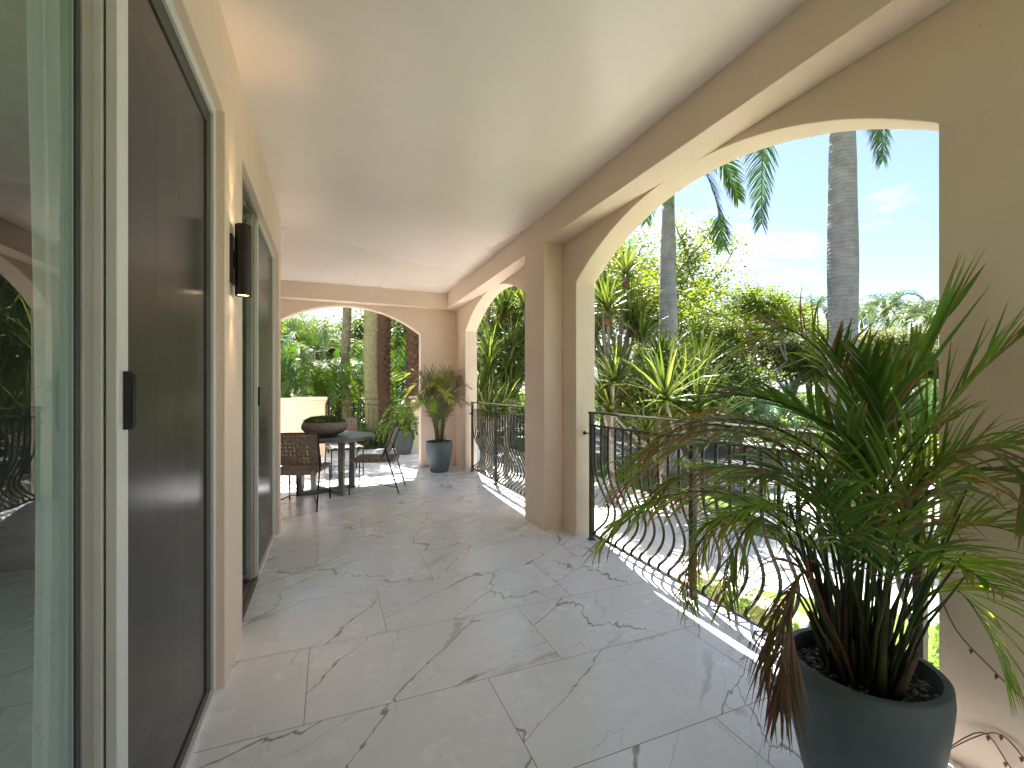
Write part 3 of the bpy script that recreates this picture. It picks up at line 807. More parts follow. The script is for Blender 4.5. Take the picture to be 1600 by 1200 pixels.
# each: control points (pixel x, pixel y, distance) after the root, and leaf settings
FR = [
 # big right upward frond
 dict(r=(.05, .02), p=[(1395, 880, 1.52), (1430, 720, 1.5), (1500, 610, 1.45), (1640, 490, 1.35)], n=26, L=.30, w=.020, g=G1, st=.45, ang=38, droop=.15, lift=.1),
 # spear leaf to the upper right
 dict(r=(.02, .05), p=[(1330, 880, 1.6), (1375, 700, 1.6), (1430, 580, 1.58), (1487, 482, 1.55)], n=7, L=.42, w=.030, g=(.035, .10, .03), st=.62, ang=9, droop=.02, lift=.0),
 dict(r=(0, .05), p=[(1330, 880, 1.62), (1340, 720, 1.62), (1300, 575, 1.6), (1225, 512, 1.6), (1170, 545, 1.6)], n=26, L=.24, w=.014, g=(.06, .11, .02), st=.5, ang=48, droop=.5, lift=.35, br=.45),
 # dark dense frond to the left, rising
 dict(r=(-.03, .0), p=[(1350, 850, 1.45), (1355, 720, 1.42), (1270, 650, 1.4), (1170, 618, 1.4), (1110, 625, 1.4)], n=26, L=.25, w=.026, g=G3, st=.38, ang=46, droop=.5, lift=.2, br=.10),
 dict(r=(-.05, .03), p=[(1330, 850, 1.5), (1300, 730, 1.5), (1200, 665, 1.5), (1080, 660, 1.5), (985, 720, 1.5)], n=34, L=.26, w=.016, g=G1, st=.34, ang=52, droop=.8, lift=.1, br=.65),
 dict(r=(-.05, .06), p=[(1320, 880, 1.6), (1270, 780, 1.62), (1180, 700, 1.65), (1060, 700, 1.68), (960, 770, 1.7)], n=36, L=.30, w=.016, g=G1, st=.3, ang=52, droop=.7, lift=.1, br=.5),
 dict(r=(-.08, .02), p=[(1300, 920, 1.5), (1240, 830, 1.5), (1130, 770, 1.52), (1010, 785, 1.55), (935, 850, 1.55)], n=34, L=.25, w=.014, g=G2, st=.3, ang=50, droop=.8, lift=.05, br=.32),
 dict(r=(-.09, .05), p=[(1290, 940, 1.6), (1230, 860, 1.62), (1160, 800, 1.65), (1090, 850, 1.65), (1065, 930, 1.62)], n=26, L=.20, w=.012, g=G2, st=.4, ang=50, droop=1.3, lift=-.1, br=.6),
 dict(r=(-.08, .00), p=[(1285, 960, 1.42), (1240, 860, 1.4), (1190, 810, 1.4), (1145, 860, 1.4), (1130, 940, 1.4)], n=24, L=.20, w=.013, g=G1, st=.4, ang=45, droop=1.3, lift=-.1, br=.55),
 # dead brown frond over the pot rim, left
 dict(r=(-.10, -.04), p=[(1290, 960, 1.36), (1262, 895, 1.33), (1232, 930, 1.30), (1222, 1010, 1.28), (1218, 1110, 1.26)], n=26, L=.26, w=.022, g=DB, st=.38, ang=26, droop=1.6, lift=0, br=1, lab='dead brown frond hanging over the left rim of the pot'),
 dict(r=(-.11, -.02), p=[(1280, 980, 1.38), (1245, 925, 1.36), (1205, 975, 1.34), (1195, 1060, 1.33)], n=16, L=.20, w=.016, g=DB, st=.45, ang=24, droop=1.6, lift=0, br=1, lab='dead brown frond beside the pot'),
 # browned fronds arching out over the railing
 dict(r=(-.04, .04), p=[(1325, 870, 1.48), (1285, 750, 1.46), (1210, 690, 1.44), (1110, 672, 1.42), (1020, 700, 1.42)], n=34, L=.24, w=.015, g=G1, st=.36, ang=40, droop=.55, lift=.05, br=.8, lab='mostly brown frond arching left over the railing'),
 dict(r=(-.06, .03), p=[(1310, 890, 1.55), (1255, 775, 1.55), (1160, 730, 1.55), (1060, 745, 1.56), (1000, 800, 1.56)], n=32, L=.24, w=.014, g=G1, st=.34, ang=42, droop=.8, lift=.0, br=.7),
 dict(r=(-.08, .06), p=[(1295, 930, 1.62), (1215, 830, 1.64), (1130, 815, 1.64), (1080, 875, 1.62), (1075, 950, 1.60)], n=26, L=.20, w=.013, g=G1, st=.30, ang=45, droop=1.4, lift=-.1, br=.8, lab='brown curled frond hanging before the railing'),
 dict(r=(.06, -.01), p=[(1390, 880, 1.42), (1430, 760, 1.34), (1520, 700, 1.25), (1590, 740, 1.18), (1610, 820, 1.15)], n=24, L=.20, w=.018, g=G1, st=.42, ang=42, droop=1.2, lift=0, br=.55),
 # centre uprights
 dict(r=(.0, .02), p=[(1350, 850, 1.5), (1345, 700, 1.48), (1330, 610, 1.45), (1300, 545, 1.42)], n=24, L=.24, w=.022, g=G3, st=.45, ang=40, droop=.3, lift=.3),
 dict(r=(.03, .03), p=[(1375, 850, 1.55), (1385, 700, 1.55), (1400, 600, 1.52), (1440, 540, 1.5)], n=22, L=.24, w=.020, g=G1, st=.5, ang=42, droop=.25, lift=.3, br=.05),
 dict(r=(.01, .0), p=[(1360, 840, 1.45), (1370, 720, 1.42), (1380, 640, 1.38), (1350, 560, 1.34)], n=22, L=.22, w=.024, g=G3, st=.45, ang=40, droop=.35, lift=.2),
 # right hand fronds
 dict(r=(.06, .0), p=[(1390, 900, 1.5), (1430, 780, 1.46), (1510, 710, 1.4), (1640, 690, 1.32)], n=28, L=.28, w=.020, g=G1, st=.35, ang=50, droop=.35, lift=.25, br=.2),
 dict(r=(.05, -.03), p=[(1385, 900, 1.4), (1420, 800, 1.32), (1500, 750, 1.22), (1640, 760, 1.1)], n=22, L=.24, w=.026, g=(.04, .085, .03), st=.35, ang=50, droop=1.1, lift=.1, br=.4),
 dict(r=(.08, .02), p=[(1400, 940, 1.52), (1450, 850, 1.5), (1530, 820, 1.45), (1640, 850, 1.4)], n=28, L=.28, w=.016, g=G1, st=.3, ang=48, droop=.5, lift=.2, br=.12),
 dict(r=(.09, .0), p=[(1405, 980, 1.5), (1450, 900, 1.46), (1520, 880, 1.42), (1630, 930, 1.36)], n=24, L=.22, w=.014, g=G2, st=.35, ang=45, droop=.7, lift=.1, br=.3),
 dict(r=(.10, .03), p=[(1415, 1010, 1.55), (1450, 930, 1.55), (1500, 925, 1.52), (1550, 1000, 1.48), (1570, 1060, 1.46)], n=22, L=.26, w=.017, g=G2, st=.3, ang=42, droop=.9, lift=.1, br=.05, lab='low bright green frond at the right of the pot'),
 dict(r=(.06, .06), p=[(1390, 900, 1.62), (1410, 790, 1.68), (1440, 740, 1.72), (1460, 700, 1.78)], n=22, L=.26, w=.018, g=G2, st=.35, ang=48, droop=.5, lift=.2),
 dict(r=(.0, .08), p=[(1340, 880, 1.66), (1320, 760, 1.75), (1280, 700, 1.85), (1220, 690, 1.95)], n=28, L=.28, w=.018, g=G2, st=.35, ang=50, droop=.6, lift=.2),
 dict(r=(-.03, .07), p=[(1320, 900, 1.65), (1280, 800, 1.72), (1220, 750, 1.8), (1130, 750, 1.85)], n=28, L=.27, w=.016, g=G1, st=.35, ang=50, droop=.7, lift=.15, br=.15),
 dict(r=(-.02, -.05), p=[(1330, 900, 1.38), (1300, 800, 1.32), (1250, 745, 1.28), (1170, 745, 1.22)], n=26, L=.22, w=.018, g=G3, st=.35, ang=50, droop=.7, lift=.15, br=.1),
 dict(r=(.03, -.05), p=[(1365, 880, 1.36), (1380, 780, 1.30), (1430, 690, 1.22), (1500, 650, 1.15)], n=22, L=.22, w=.020, g=G1, st=.38, ang=46, droop=.5, lift=.25, br=.15),
 dict(r=(-.06, .0), p=[(1305, 930, 1.48), (1260, 830, 1.46), (1190, 790, 1.44), (1100, 820, 1.42)], n=28, L=.22, w=.014, g=G2, st=.35, ang=48, droop=.8, lift=.1, br=.2),
]
for i, f in enumerate(FR):
    mb = MB(); P0 = bp(*f['r'])
    pts = [P0, P0.lerp(at(*f['p'][0]), .45) + Vector((0, 0, .02))] + [at(*p) for p in f['p']]
    for v in pts:
        if v.x > 2.16: v.x = 2.16
    frond(mb, pts, int(f['n'] * 1.1), f['L'], f['w'] * .66, q, green=(f['g'][0] * 2.5, f['g'][1] * 1.85, f['g'][2] * 1.5), brown=f.get('br', .14), dead=DB if f.get('br', 0) < 1 else (.15, .075, .045), start=min(.62, f['st'] + .13), ang=f['ang'], droop=f['droop'], lift=f['lift'], rr=.0065,
          rcol=(.07, .11, .025) if f.get('br', 0) < 1 else (.13, .06, .03), curl=.5 if f.get('br', 0) > .3 else .05, K=5)
    fpart(mb, label=f.get('lab'))
# filler: young thin fronds rising from the clump
for i in range(4):
    a = q.uniform(0, 2 * PI); rr = q.uniform(.0, .09); P0 = bp(rr * math.cos(a), rr * math.sin(a)); hgt = q.uniform(.45, 1.05); out = q.uniform(.12, .42)
    tipv = P0 + Vector((math.cos(a) * out, math.sin(a) * out, hgt)); 
    if tipv.x > 2.1: tipv.x = 2.1
    end = tipv + Vector((math.cos(a) * out * .8, math.sin(a) * out * .8, -.04 + q.uniform(-.1, .1)))
    if end.x > 2.14: end.x = 2.14
    mb = MB(); frond(mb, [P0, P0.lerp(tipv, .5) + Vector((0, 0, .12)), tipv, end], 24, .19, .011, q, green=q.choice([(.07, .15, .025), (.10, .20, .025), (.05, .11, .02)]), brown=.15, dead=DB, start=.42, ang=42, droop=.6, lift=.2, rr=.005, rcol=(.08, .12, .03), curl=.05)
    fpart(mb)
# canes: brown sheathed bases and green stems
mb = MB()
for i in range(30):
    a = q.uniform(0, 2 * PI); rr = .115 * math.sqrt(q.random()); b0 = bp(rr * math.cos(a), rr * math.sin(a)) - Vector((0, 0, .02)); h = q.uniform(.14, .42)
    tp = b0 + Vector((rr * math.cos(a) * .5 + q.uniform(-.04, .04), rr * math.sin(a) * .5 + q.uniform(-.04, .04), h)); r0 = q.uniform(.009, .019)
    bc = q.choice([(.10, .055, .035), (.15, .085, .055), (.07, .045, .03), (.09, .10, .03)])
    mb.tube([b0, b0.lerp(tp, .35) + Vector((0, 0, 0)), tp], [r0, r0 * .85, r0 * .35], 7, bc)
fpart(mb, 'cane', smooth=True)
mb = MB()
for i in range(34):
    a = q.uniform(0, 2 * PI); rr = .11 * math.sqrt(q.random()); b0 = bp(rr * math.cos(a), rr * math.sin(a)); h = q.uniform(.35, .75); o = q.uniform(.05, .25)
    tp = b0 + Vector((math.cos(a) * o, math.sin(a) * o, h)); 
    mb.tube([b0, b0.lerp(tp, .5) + Vector((-.01, 0, .03)), tp], [.006, .0045, .0025], 5, q.choice([(.06, .11, .02), (.09, .14, .025), (.04, .08, .02), (.12, .10, .03)]))
fpart(mb, 'stem', smooth=True)
# dry vine running up the wall beside the pot
mb = MB(); vp = crom([(2.172, .985, .62), (2.17, .93, .50), (2.168, .84, .42), (2.17, .76, .36), (2.168, .66, .33), (2.17, .5, .25)], 20); mb.tube(vp, .0022, 5, (.10, .05, .03))
vp2 = crom([(2.12, .96, .03), (2.172, .86, .17), (2.165, .78, .10), (2.17, .70, .07), (2.168, .55, .0)], 20); mb.tube(vp2, .002, 5, (.10, .05, .03))
vp3 = crom([(2.12, .96, .03), (2.172, .83, .19), (2.165, .74, .15), (2.17, .66, .10), (2.168, .50, .04)], 20); mb.tube(vp3, .002, 5, (.10, .05, .03))
for V in (vp, vp2, vp3):
    for k in (6, 9, 13): 
        p = V[k]; mb.add([p, p + Vector((-.006, .007, -.004)), p + Vector((-.004, .002, -.020)), p + Vector((-.003, -.005, -.008))], [(0, 1, 2, 3)], (.2, .07, .03))
tag(mb.build('dry_vine', M['stem']), 'thin dry brown vine twigs clinging to the wall beside the foreground pot', 'vine')

# ------------------------------------------------------------------ potted palm in the corner
def radial_palm(label, x, y, z, q, nf, h, spread, L, w, greens, brown, dead, n=20, lim=None, name='potted_palm'):
    t = thing(name, label, 'palm', (x, y, z))
    for i in range(nf):
        a = 2 * PI * i / nf + q.uniform(-.3, .3); hh = h * q.uniform(.55, 1.0); sp = spread * q.uniform(.4, 1.0)
        pts = [Vector((.04 * math.cos(a), .04 * math.sin(a), 0)), Vector((.3 * sp * math.cos(a), .3 * sp * math.sin(a), hh * .65)), Vector((.7 * sp * math.cos(a), .7 * sp * math.sin(a), hh)), Vector((1.25 * sp * math.cos(a), 1.25 * sp * math.sin(a), hh * q.uniform(.72, .95)))]
        if lim:
            for v in pts:
                v.x = min(max(v.x, lim[0]), lim[1]); v.y = min(v.y, lim[2])
        mb = MB(); bb = brown if q.random() < .55 else min(1, brown * 2.2)
        frond(mb, pts, n, L, w, q, green=q.choice(greens), brown=bb, dead=dead, start=.35, ang=48, droop=.5, lift=.25, rr=.006, K=3, fold=False, rcol=(.12, .14, .03))
        mb.build('frond', M['potpalm'], t)
    mb = MB()
    for i in range(14):
        a = q.uniform(0, 2 * PI); r = q.uniform(.0, .08); mb.tube([(r * math.cos(a), r * math.sin(a), -.03), (1.6 * r * math.cos(a), 1.6 * r * math.sin(a), q.uniform(.15, .5))], [.012, .006], 6, q.choice([(.20, .11, .09), (.26, .15, .13), (.12, .08, .05)]))
    mb.build('cane', M['stem'], t, smooth=True)
    return t
q = random.Random(5)
radial_palm('potted palm with purple brown dead fronds in the terrace corner', 1.745, 7.62, .465, q, 34, 1.25, .62, .25, .020, [(.12, .18, .03), (.17, .22, .035), (.08, .13, .03)], .32, (.17, .10, .10), 26, lim=(-.75, .40, .44))
# leafy plant in the outside pot
q = random.Random(9)
t = thing('potted_shrub', 'bright green leafy shrub in the pot outside the end arch', 'plant', (1.50, 9.98, .465))
mb = MB()
for i in range(34):
    a = q.uniform(0, 2 * PI); hh = q.uniform(.0, .5); sp = q.uniform(.2, .62)
    pts = [Vector((0, 0, 0)), Vector((sp * .4 * math.cos(a), sp * .4 * math.sin(a), hh + .16)), Vector((sp * .9 * math.cos(a), sp * .9 * math.sin(a), hh + .05)), Vector((sp * 1.2 * math.cos(a), sp * 1.2 * math.sin(a), hh - .2))]
    frond(mb, pts, 10, .10, .045, q, green=q.choice([(.13, .24, .03), (.18, .30, .04), (.10, .19, .03)]), brown=.02, start=.2, ang=60, droop=.4, lift=.1, rr=.004, K=2, fold=False)
mb.build('leaves', M['leaf'], t)
# moss mound in the bowl
q = random.Random(3)
mb = MB()
for i in range(4200):
    a = q.uniform(0, 2 * PI); r = .265 * math.sqrt(q.random()); z = .180 + .068 * (1 - (r / .275) ** 4) + q.uniform(-.01, .018)
    p = Vector((r * math.cos(a), r * math.sin(a), z)); s = q.uniform(.008, .018)
    d = Vector((q.uniform(-1, 1), q.uniform(-1, 1), q.uniform(.0, 1.2))).normalized(); e = d.orthogonal().normalized()
    g = q.uniform(.6, 1.6); mb.add([p - e * s * .5, p + d * s, p + e * s * .5, p - d * s * .3], [(0, 1, 2, 3)], (.055 * g, .11 * g, .02 * g))
o = mb.build('moss_mound', M['leaf']); o.location = (*BC, .773)
tag(o, 'low green succulent mound filling the bowl on the table', 'plant')

# dry leaves on the floor
spots = [(697, 745), (705, 761), (700, 763), (748, 761), (690, 758), (1105, 1052), (540, 768)]
words = ['below the corner pot', 'on the floor toward the pilaster', 'beside another leaf before the corner pot', 'nearest the far arch railing', 'left of the corner pot leaves', 'alone in the near floor', 'by the table leg']
for (px, py), wd in zip(spots, words):
    d = F * H / (py - 609); p = at(px, py, d); mb = MB(); s = .028 * q.uniform(.7, 1.2); a = q.uniform(0, 6)
    if px > 1000: continue
    vs = [Vector((s * math.cos(a + t) * (1 if k % 2 else .45), s * math.sin(a + t) * (1 if k % 2 else .45), .004 + .008 * (k % 2))) for k, t in enumerate([0, .8, 1.6, 2.6, 3.4, 4.2, 5.2, 5.8])]
    mb.add(vs, [tuple(range(8))]); o = mb.build('dry_leaf', M['dry'], solid=.001); o.location = (p.x, p.y, 0)
    tag(o, 'small dry leaf lying on the marble floor ' + wd, 'leaf', 'dry leaves on the floor')

# ------------------------------------------------------------------ broadleaf trees
def tree(label, x, y, h, q, leafcols, name='broadleaf_tree', z0=ZG, spread=.55, levels=4, kids=3, leaf=.13, nleaf=42, blob=.55, trunk_r=.14, lean=(0, 0), first=.35, mat='greybark', flat=.55):
    t = thing(name, label, 'tree', (x, y, z0))
    tr = MB(); cr = MB(); ends = []
    def branch(p, d, L, r, lv):
        n = 4; pts = [p]; dd = d.copy()
        for i in range(n):
            dd = (dd + Vector((q.uniform(-.22, .22), q.uniform(-.22, .22), q.uniform(-.08, .14)))).normalized(); pts.append(pts[-1] + dd * L / n)
        tr.tube(pts, [r * (1 - .45 * i / n) for i in range(n + 1)], 7 if lv == 0 else 5, cap=False)
        if lv >= levels - 1: ends.append((pts[-1], dd)); ends.append((pts[2], dd)); return
        for k in range(kids + (1 if lv == 0 else 0)):
            a = 2 * PI * (k + q.random()) / kids; o = Vector((math.cos(a), math.sin(a), q.uniform(.15, .8) * (1 - spread * .5)))
            nd = (dd * (1 - spread) + o.normalized() * spread * 1.3).normalized()
            s = pts[-1] if k < kids - 1 else pts[3]
            branch(s, nd, L * q.uniform(.62, .82), r * .55, lv + 1)
        if lv >= 1: ends.append((pts[-1], dd))
    branch(Vector((0, 0, -.1)), Vector((lean[0], lean[1], 1)).normalized(), h * first, trunk_r, 0)
    # fit height
    zt = max(e[0].z for e in ends) + blob * flat; sc = h / zt
    for v in tr.v: v *= sc
    for (p, d) in ends:
        p = p * sc; g0 = q.uniform(.7, 1.25); b = blob * q.uniform(.6, 1.2); cc = q.choice(leafcols)
        for i in range(int(nleaf * 3.8 * q.uniform(.6, 1.3))):
            o = Vector((q.gauss(0, .46), q.gauss(0, .46), q.gauss(0, .46) * flat)) * b
            c = p + o; s = leaf * q.uniform(.6, 1.25)
            nrm = Vector((q.uniform(-.9, .9), q.uniform(-.9, .9), 1)).normalized(); e = nrm.orthogonal().normalized(); e.rotate(Quaternion(nrm, q.uniform(0, 6.28))); f = nrm.cross(e)
            g = g0 * q.uniform(.75, 1.25); colr = (cc[0] * g, cc[1] * g, cc[2] * g)
            cr.add([c - e * s * .5, c + f * s * .26 - nrm * s * .06, c + e * s * .5 - nrm * s * .12, c - f * s * .26 - nrm * s * .06], [(0, 1, 2, 3)], colr)
    tr.build('trunk', M[mat], t, smooth=True); cr.build('crown', M['leaf'], t)
    return t
YG = [(.125, .165, .018), (.09, .135, .018), (.155, .18, .028)]
MG = [(.060, .098, .018), (.085, .12, .020), (.048, .082, .016)]
SG = [(.12, .13, .07), (.085, .105, .05), (.15, .155, .10)]
def gp(px, d):  # ground position under pixel column px at distance d
    v = at(px, 609, d); return v.x, v.y
def ht(py, d): return H - (py - 609) / F * d - ZG
q = random.Random(11)
def T(label, px, d, pytop, seed, cols, **k):
    x, y = gp(px, d); return tree(label, x, y, ht(pytop, d), random.Random(seed), cols, **k)
T('tall yellow green tree directly behind the left royal palm trunk', 1020, 20, 345, 1, YG, kids=4, blob=.85, nleaf=34, leaf=.17, trunk_r=.2)
T('open yellow green tree with bare twigs right of the left royal palm', 1195, 24, 425, 2, YG, kids=3, levels=5, blob=.8, nleaf=22, leaf=.18, trunk_r=.18)
T('low dense yellow green tree below the open crowned one', 1120, 19, 520, 3, [(.08, .105, .012), (.06, .09, .012)], kids=4, blob=.8, nleaf=38, leaf=.16, first=.25)
T('yellow green tree filling the sky left of the left royal palm', 945, 16, 390, 4, YG, kids=4, blob=.8, nleaf=34, leaf=.15)
T('yellow green tree seen through the far arch', 800, 19, 420, 5, YG, kids=4, blob=.9, nleaf=40, leaf=.15)
T('mid green tree at the left of the far arch view', 735, 22, 430, 6, MG, kids=4, blob=.9, nleaf=40, leaf=.16)
T('silvery green small tree left of the right royal palm', 1235, 28, 515, 7, SG, kids=4, blob=1.0, nleaf=44, leaf=.19, first=.25)
T('silvery green tree directly right of the right royal palm', 1375, 30, 500, 8, SG, kids=4, blob=1.1, nleaf=44, leaf=.2, first=.25)
T('low green tree at the foot of the lamp post', 1430, 36, 565, 9, [(.12, .15, .04), (.16, .18, .07)], kids=4, blob=1.1, nleaf=44, leaf=.22, first=.2)
T('dark green tree behind the silvery ones', 1300, 42, 535, 10, MG, kids=4, blob=1.6, nleaf=44, leaf=.3, first=.25)
T('full mid green tree behind the open yellow green one', 1165, 33, 455, 17, MG, kids=4, blob=1.5, nleaf=40, leaf=.26, first=.25)
T('full mid green tree behind the left royal palm', 1010, 30, 400, 18, [(.07, .105, .015), (.055, .085, .014)], kids=4, blob=1.5, nleaf=40, leaf=.25)
T('broad green tree behind the thick royal palm trunk', 1290, 38, 520, 19, SG, kids=4, blob=1.6, nleaf=40, leaf=.28, first=.25)
T('broad green tree at the right end of the near arch view', 1470, 33, 540, 20, MG, kids=4, blob=1.4, nleaf=40, leaf=.26, first=.25)
# behind the end arch
T('pale green tree at the left of the end arch', 455, 24, 470, 12, [(.17, .22, .03), (.12, .18, .03)], kids=4, blob=.9, nleaf=40, leaf=.17)
T('shady green tree between the mottled trunks', 610, 27, 440, 13, MG, kids=4, blob=1.1, nleaf=44, leaf=.2)
T('yellow green tree behind the slim mottled trunk', 520, 30, 560, 14, YG, kids=4, blob=1.0, nleaf=44, leaf=.2, first=.25)
T('mid green tree far left behind the parapet', 400, 26, 490, 15, MG, kids=4, blob=1.0, nleaf=40, leaf=.2)
T('deep green tree behind the right date palm trunk', 680, 24, 430, 16, MG, kids=4, blob=1.0, nleaf=44, leaf=.18)

# hedges / shrubs : leaf volume boxes
def shrub(label, x0, x1, y0, y1, z0, z1, n, cols, seed, leaf=.06, name='hedge', cat='hedge', rot=0):
    q = random.Random(seed); cx, cy = (x0 + x1) / 2, (y0 + y1) / 2; hx, hy = (x1 - x0) / 2, (y1 - y0) / 2
    t = thing(name, label, cat, (cx, cy, z0), rot)
    mb = MB(); st = MB(); hz = z1 - z0
    for i in range(n):
        u, v, w = q.uniform(-1, 1), q.uniform(-1, 1), q.random() ** .6
        lump = .82 + .18 * math.sin(u * hx * 5 + 1) * math.cos(v * hy * 4)
        c = Vector((u * hx * lump, v * hy * lump, w * hz * lump)); s = leaf * q.uniform(.6, 1.3)
        nrm = Vector((q.uniform(-1, 1), q.uniform(-1, 1), .9)).normalized(); e = nrm.orthogonal().normalized(); e.rotate(Quaternion(nrm, q.uniform(0, 6.28))); f = nrm.cross(e)
        cc = q.choice(cols); g = q.uniform(.7, 1.3)
        mb.add([c - e * s * .5, c + f * s * .28, c + e * s * .5, c - f * s * .28], [(0, 1, 2, 3)], tuple(k * g for k in cc))
    for i in range(max(6, n // 500)):
        x, y = q.uniform(-.9, .9) * hx, q.uniform(-.9, .9) * hy; st.tube([(x, y, 0), (x + q.uniform(-.1, .1), y + q.uniform(-.1, .1), hz * .8)], [.012, .004], 5)
    mb.build('leaves', M['leaf'], t); st.build('stems', M['greybark'], t); return t
shrub('low glossy green hedge just outside the near arch railing', 2.5, 3.35, -.5, 3.3, ZG, -.16, 7000, [(.13, .22, .03), (.18, .27, .05), (.09, .16, .03)], 31, .055)
shrub('second row of green hedge beyond the pale stone ledge', 3.75, 5.4, -1.5, 2.4, ZG, -.45, 7000, [(.12, .21, .03), (.16, .25, .04)], 32, .06)
mb = MB(); mb.box(3.42, 3.62, -1.5, 3.5, ZG - .1, ZG + .55); tag(mb.build('stone_ledge', M['ledge'], bevel=.015), 'low pale stone ledge beside the hedge outside the near arch', 'ledge')
shrub('long dark green hedge across the road', 15.8, 17.2, 11, 40, ZG, .55, 14000, [(.05, .11, .02), (.08, .14, .025)], 33, .14)
shrub('green hedge beyond the far lawn on the right', 30, 33, 4, 34, ZG, 1.3, 12000, [(.06, .11, .03), (.09, .14, .04)], 34, .22)
shrub('leafy undergrowth below the end railing', -.2, 2.8, 11.6, 13.2, ZG, .55, 9000, [(.06, .12, .02), (.10, .17, .03), (.04, .09, .02)], 35, .09, 'undergrowth_shrub', 'shrub')
shrub('dense undergrowth behind the date palm trunks', -3, 6, 17, 19, ZG, 1.6, 14000, [(.05, .11, .02), (.09, .16, .03), (.13, .14, .03)], 36, .16, 'undergrowth_shrub', 'shrub')
shrub('bushes at the back of the far arch view', 5.5, 12, 22, 25, ZG, 1.5, 12000, [(.09, .15, .02), (.14, .20, .03)], 37, .18, 'undergrowth_shrub', 'shrub')
shrub('far left bushes behind the parapet', -14, -3, 20, 23, ZG, 2.0, 14000, [(.09, .15, .02), (.14, .20, .03), (.2, .13, .03)], 38, .2, 'undergrowth_shrub', 'shrub')

# ------------------------------------------------------------------ royal palms
def royal(label, x, y, prof, h, q, nf, fl_, cshaft=1.2, name='royal_palm', fronds=None, pairs=60, L=.55, w=.035, K=3, z0=ZG, colr=(.05, .11, .03)):
    t = thing(name, label, 'palm', (x, y, z0))
    mb = MB(); n = 40; pts = []; rs = []
    for i in range(n + 1):
        u = i / n; pts.append((.02 * math.sin(u * 7), .02 * math.cos(u * 5), h * u)); 
        j = u * (len(prof) - 1); a = int(min(j, len(prof) - 2)); f = j - a; f = f * f * (3 - 2 * f); rs.append(prof[a] * (1 - f) + prof[a + 1] * f)
    mb.tube(pts, rs, 28); mb.build('trunk', M['royal'], t, smooth=True)
    top = Vector(pts[-1])
    mb = MB(); mb.tube([top, top + Vector((0, 0, cshaft * .3)), top + Vector((0, 0, cshaft))], [rs[-1] * .98, rs[-1] * 1.0, rs[-1] * .4], 20); mb.build('crownshaft', M['crownshaft'], t, smooth=True)
    c0 = top + Vector((0, 0, cshaft))
    fl2 = fronds or []
    for i in range(nf):
        a = 2 * PI * i / nf + q.uniform(-.25, .25); el = q.uniform(.65, 1.3); l = fl_ * q.uniform(.85, 1.1)
        d = Vector((math.cos(a), math.sin(a), 0))
        fl2.append([c0, c0 + d * l * .33 + Vector((0, 0, l * .35 * el)), c0 + d * l * .7 + Vector((0, 0, l * (.38 * el - .12))), c0 + d * l * .95 + Vector((0, 0, l * (.25 * el - .45)))])
    for P_c in fl2:
        mb = MB(); frond(mb, P_c, pairs, L, w, q, green=colr, brown=.03, start=.12, ang=62, droop=.9, lift=.15, rr=.03, K=K, fold=False, rcol=(.12, .15, .05))
        mb.build('frond', M['palmleaf'], t)
    return t
q = random.Random(41)
d1 = 12.5; x1, y1 = gp(1044, d1)
loc1 = Vector((x1, y1, ZG))
def rel(px, py, d, o): return at(px, py, d) - o
h1 = ht(322, d1)
c1 = Vector((0, 0, h1 + 1.2))
royal('slimmer grey royal palm standing behind the railing at the left of the near arch', x1, y1, [.36, .27, .255, .245, .215, .165], h1, q, 7, 2.9, fronds=[
    [c1, rel(1068, 215, 12.2, loc1), rel(1100, 262, 11.8, loc1), rel(1122, 325, 11.6, loc1), rel(1130, 385, 11.5, loc1)]], pairs=105, L=.85, w=.036)
d2 = 8.9; x2, y2 = gp(1316, d2); loc2 = Vector((x2, y2, ZG)); h2 = ht(150, d2); c2 = Vector((0, 0, h2 + 1.1))
royal('thick bulging grey royal palm in the middle of the near arch', x2, y2, [.33, .235, .245, .262, .235, .195], h2, q, 8, 2.8, fronds=[
    [c2, rel(1260, 90, 8.9, loc2), rel(1205, 150, 8.7, loc2), rel(1192, 240, 8.6, loc2), rel(1190, 350, 8.6, loc2)],
    [c2, rel(1345, 60, 9.3, loc2), rel(1370, 110, 9.5, loc2), rel(1376, 180, 9.6, loc2), rel(1380, 250, 9.6, loc2)]], pairs=110, L=.62, w=.028)
# distant palms
fpq = random.Random(51)
far = None
spec = [(1265, 485, 42, 'distant palm left of the thick royal palm trunk'), (1386, 478, 44, 'distant palm right of the thick trunk, clearest crown'), (1346, 492, 50, 'distant palm half hidden just right of the thick trunk'),
        (1437, 488, 40, 'distant palm above the lamp post'), (1462, 500, 36, 'distant palm at the right edge of the near arch'), (1236, 520, 48, 'distant low palm left of the silvery tree'), (1415, 500, 52, 'farthest palm behind the lamp post')]
for i, (px, py, d, lab) in enumerate(spec):
    x, y = gp(px, d); hh = ht(py, d) - .6
    if far is None:
        far = royal(lab, x, y, [.3, .22, .2, .17], 9.5, fpq, 14, 3.4, cshaft=.9, name='distant_palm', pairs=30, L=.8, w=.09, K=2, colr=(.07, .12, .05)); o = far
        far['group'] = 'distant palms on the skyline'
    else:
        o = copy_tree(far); o['label'] = lab; o.rotation_euler = (0, 0, fpq.uniform(0, 6))
    o.location = (x, y, ZG - (9.5 + .9 - hh)); s = fpq.uniform(.95, 1.1); 
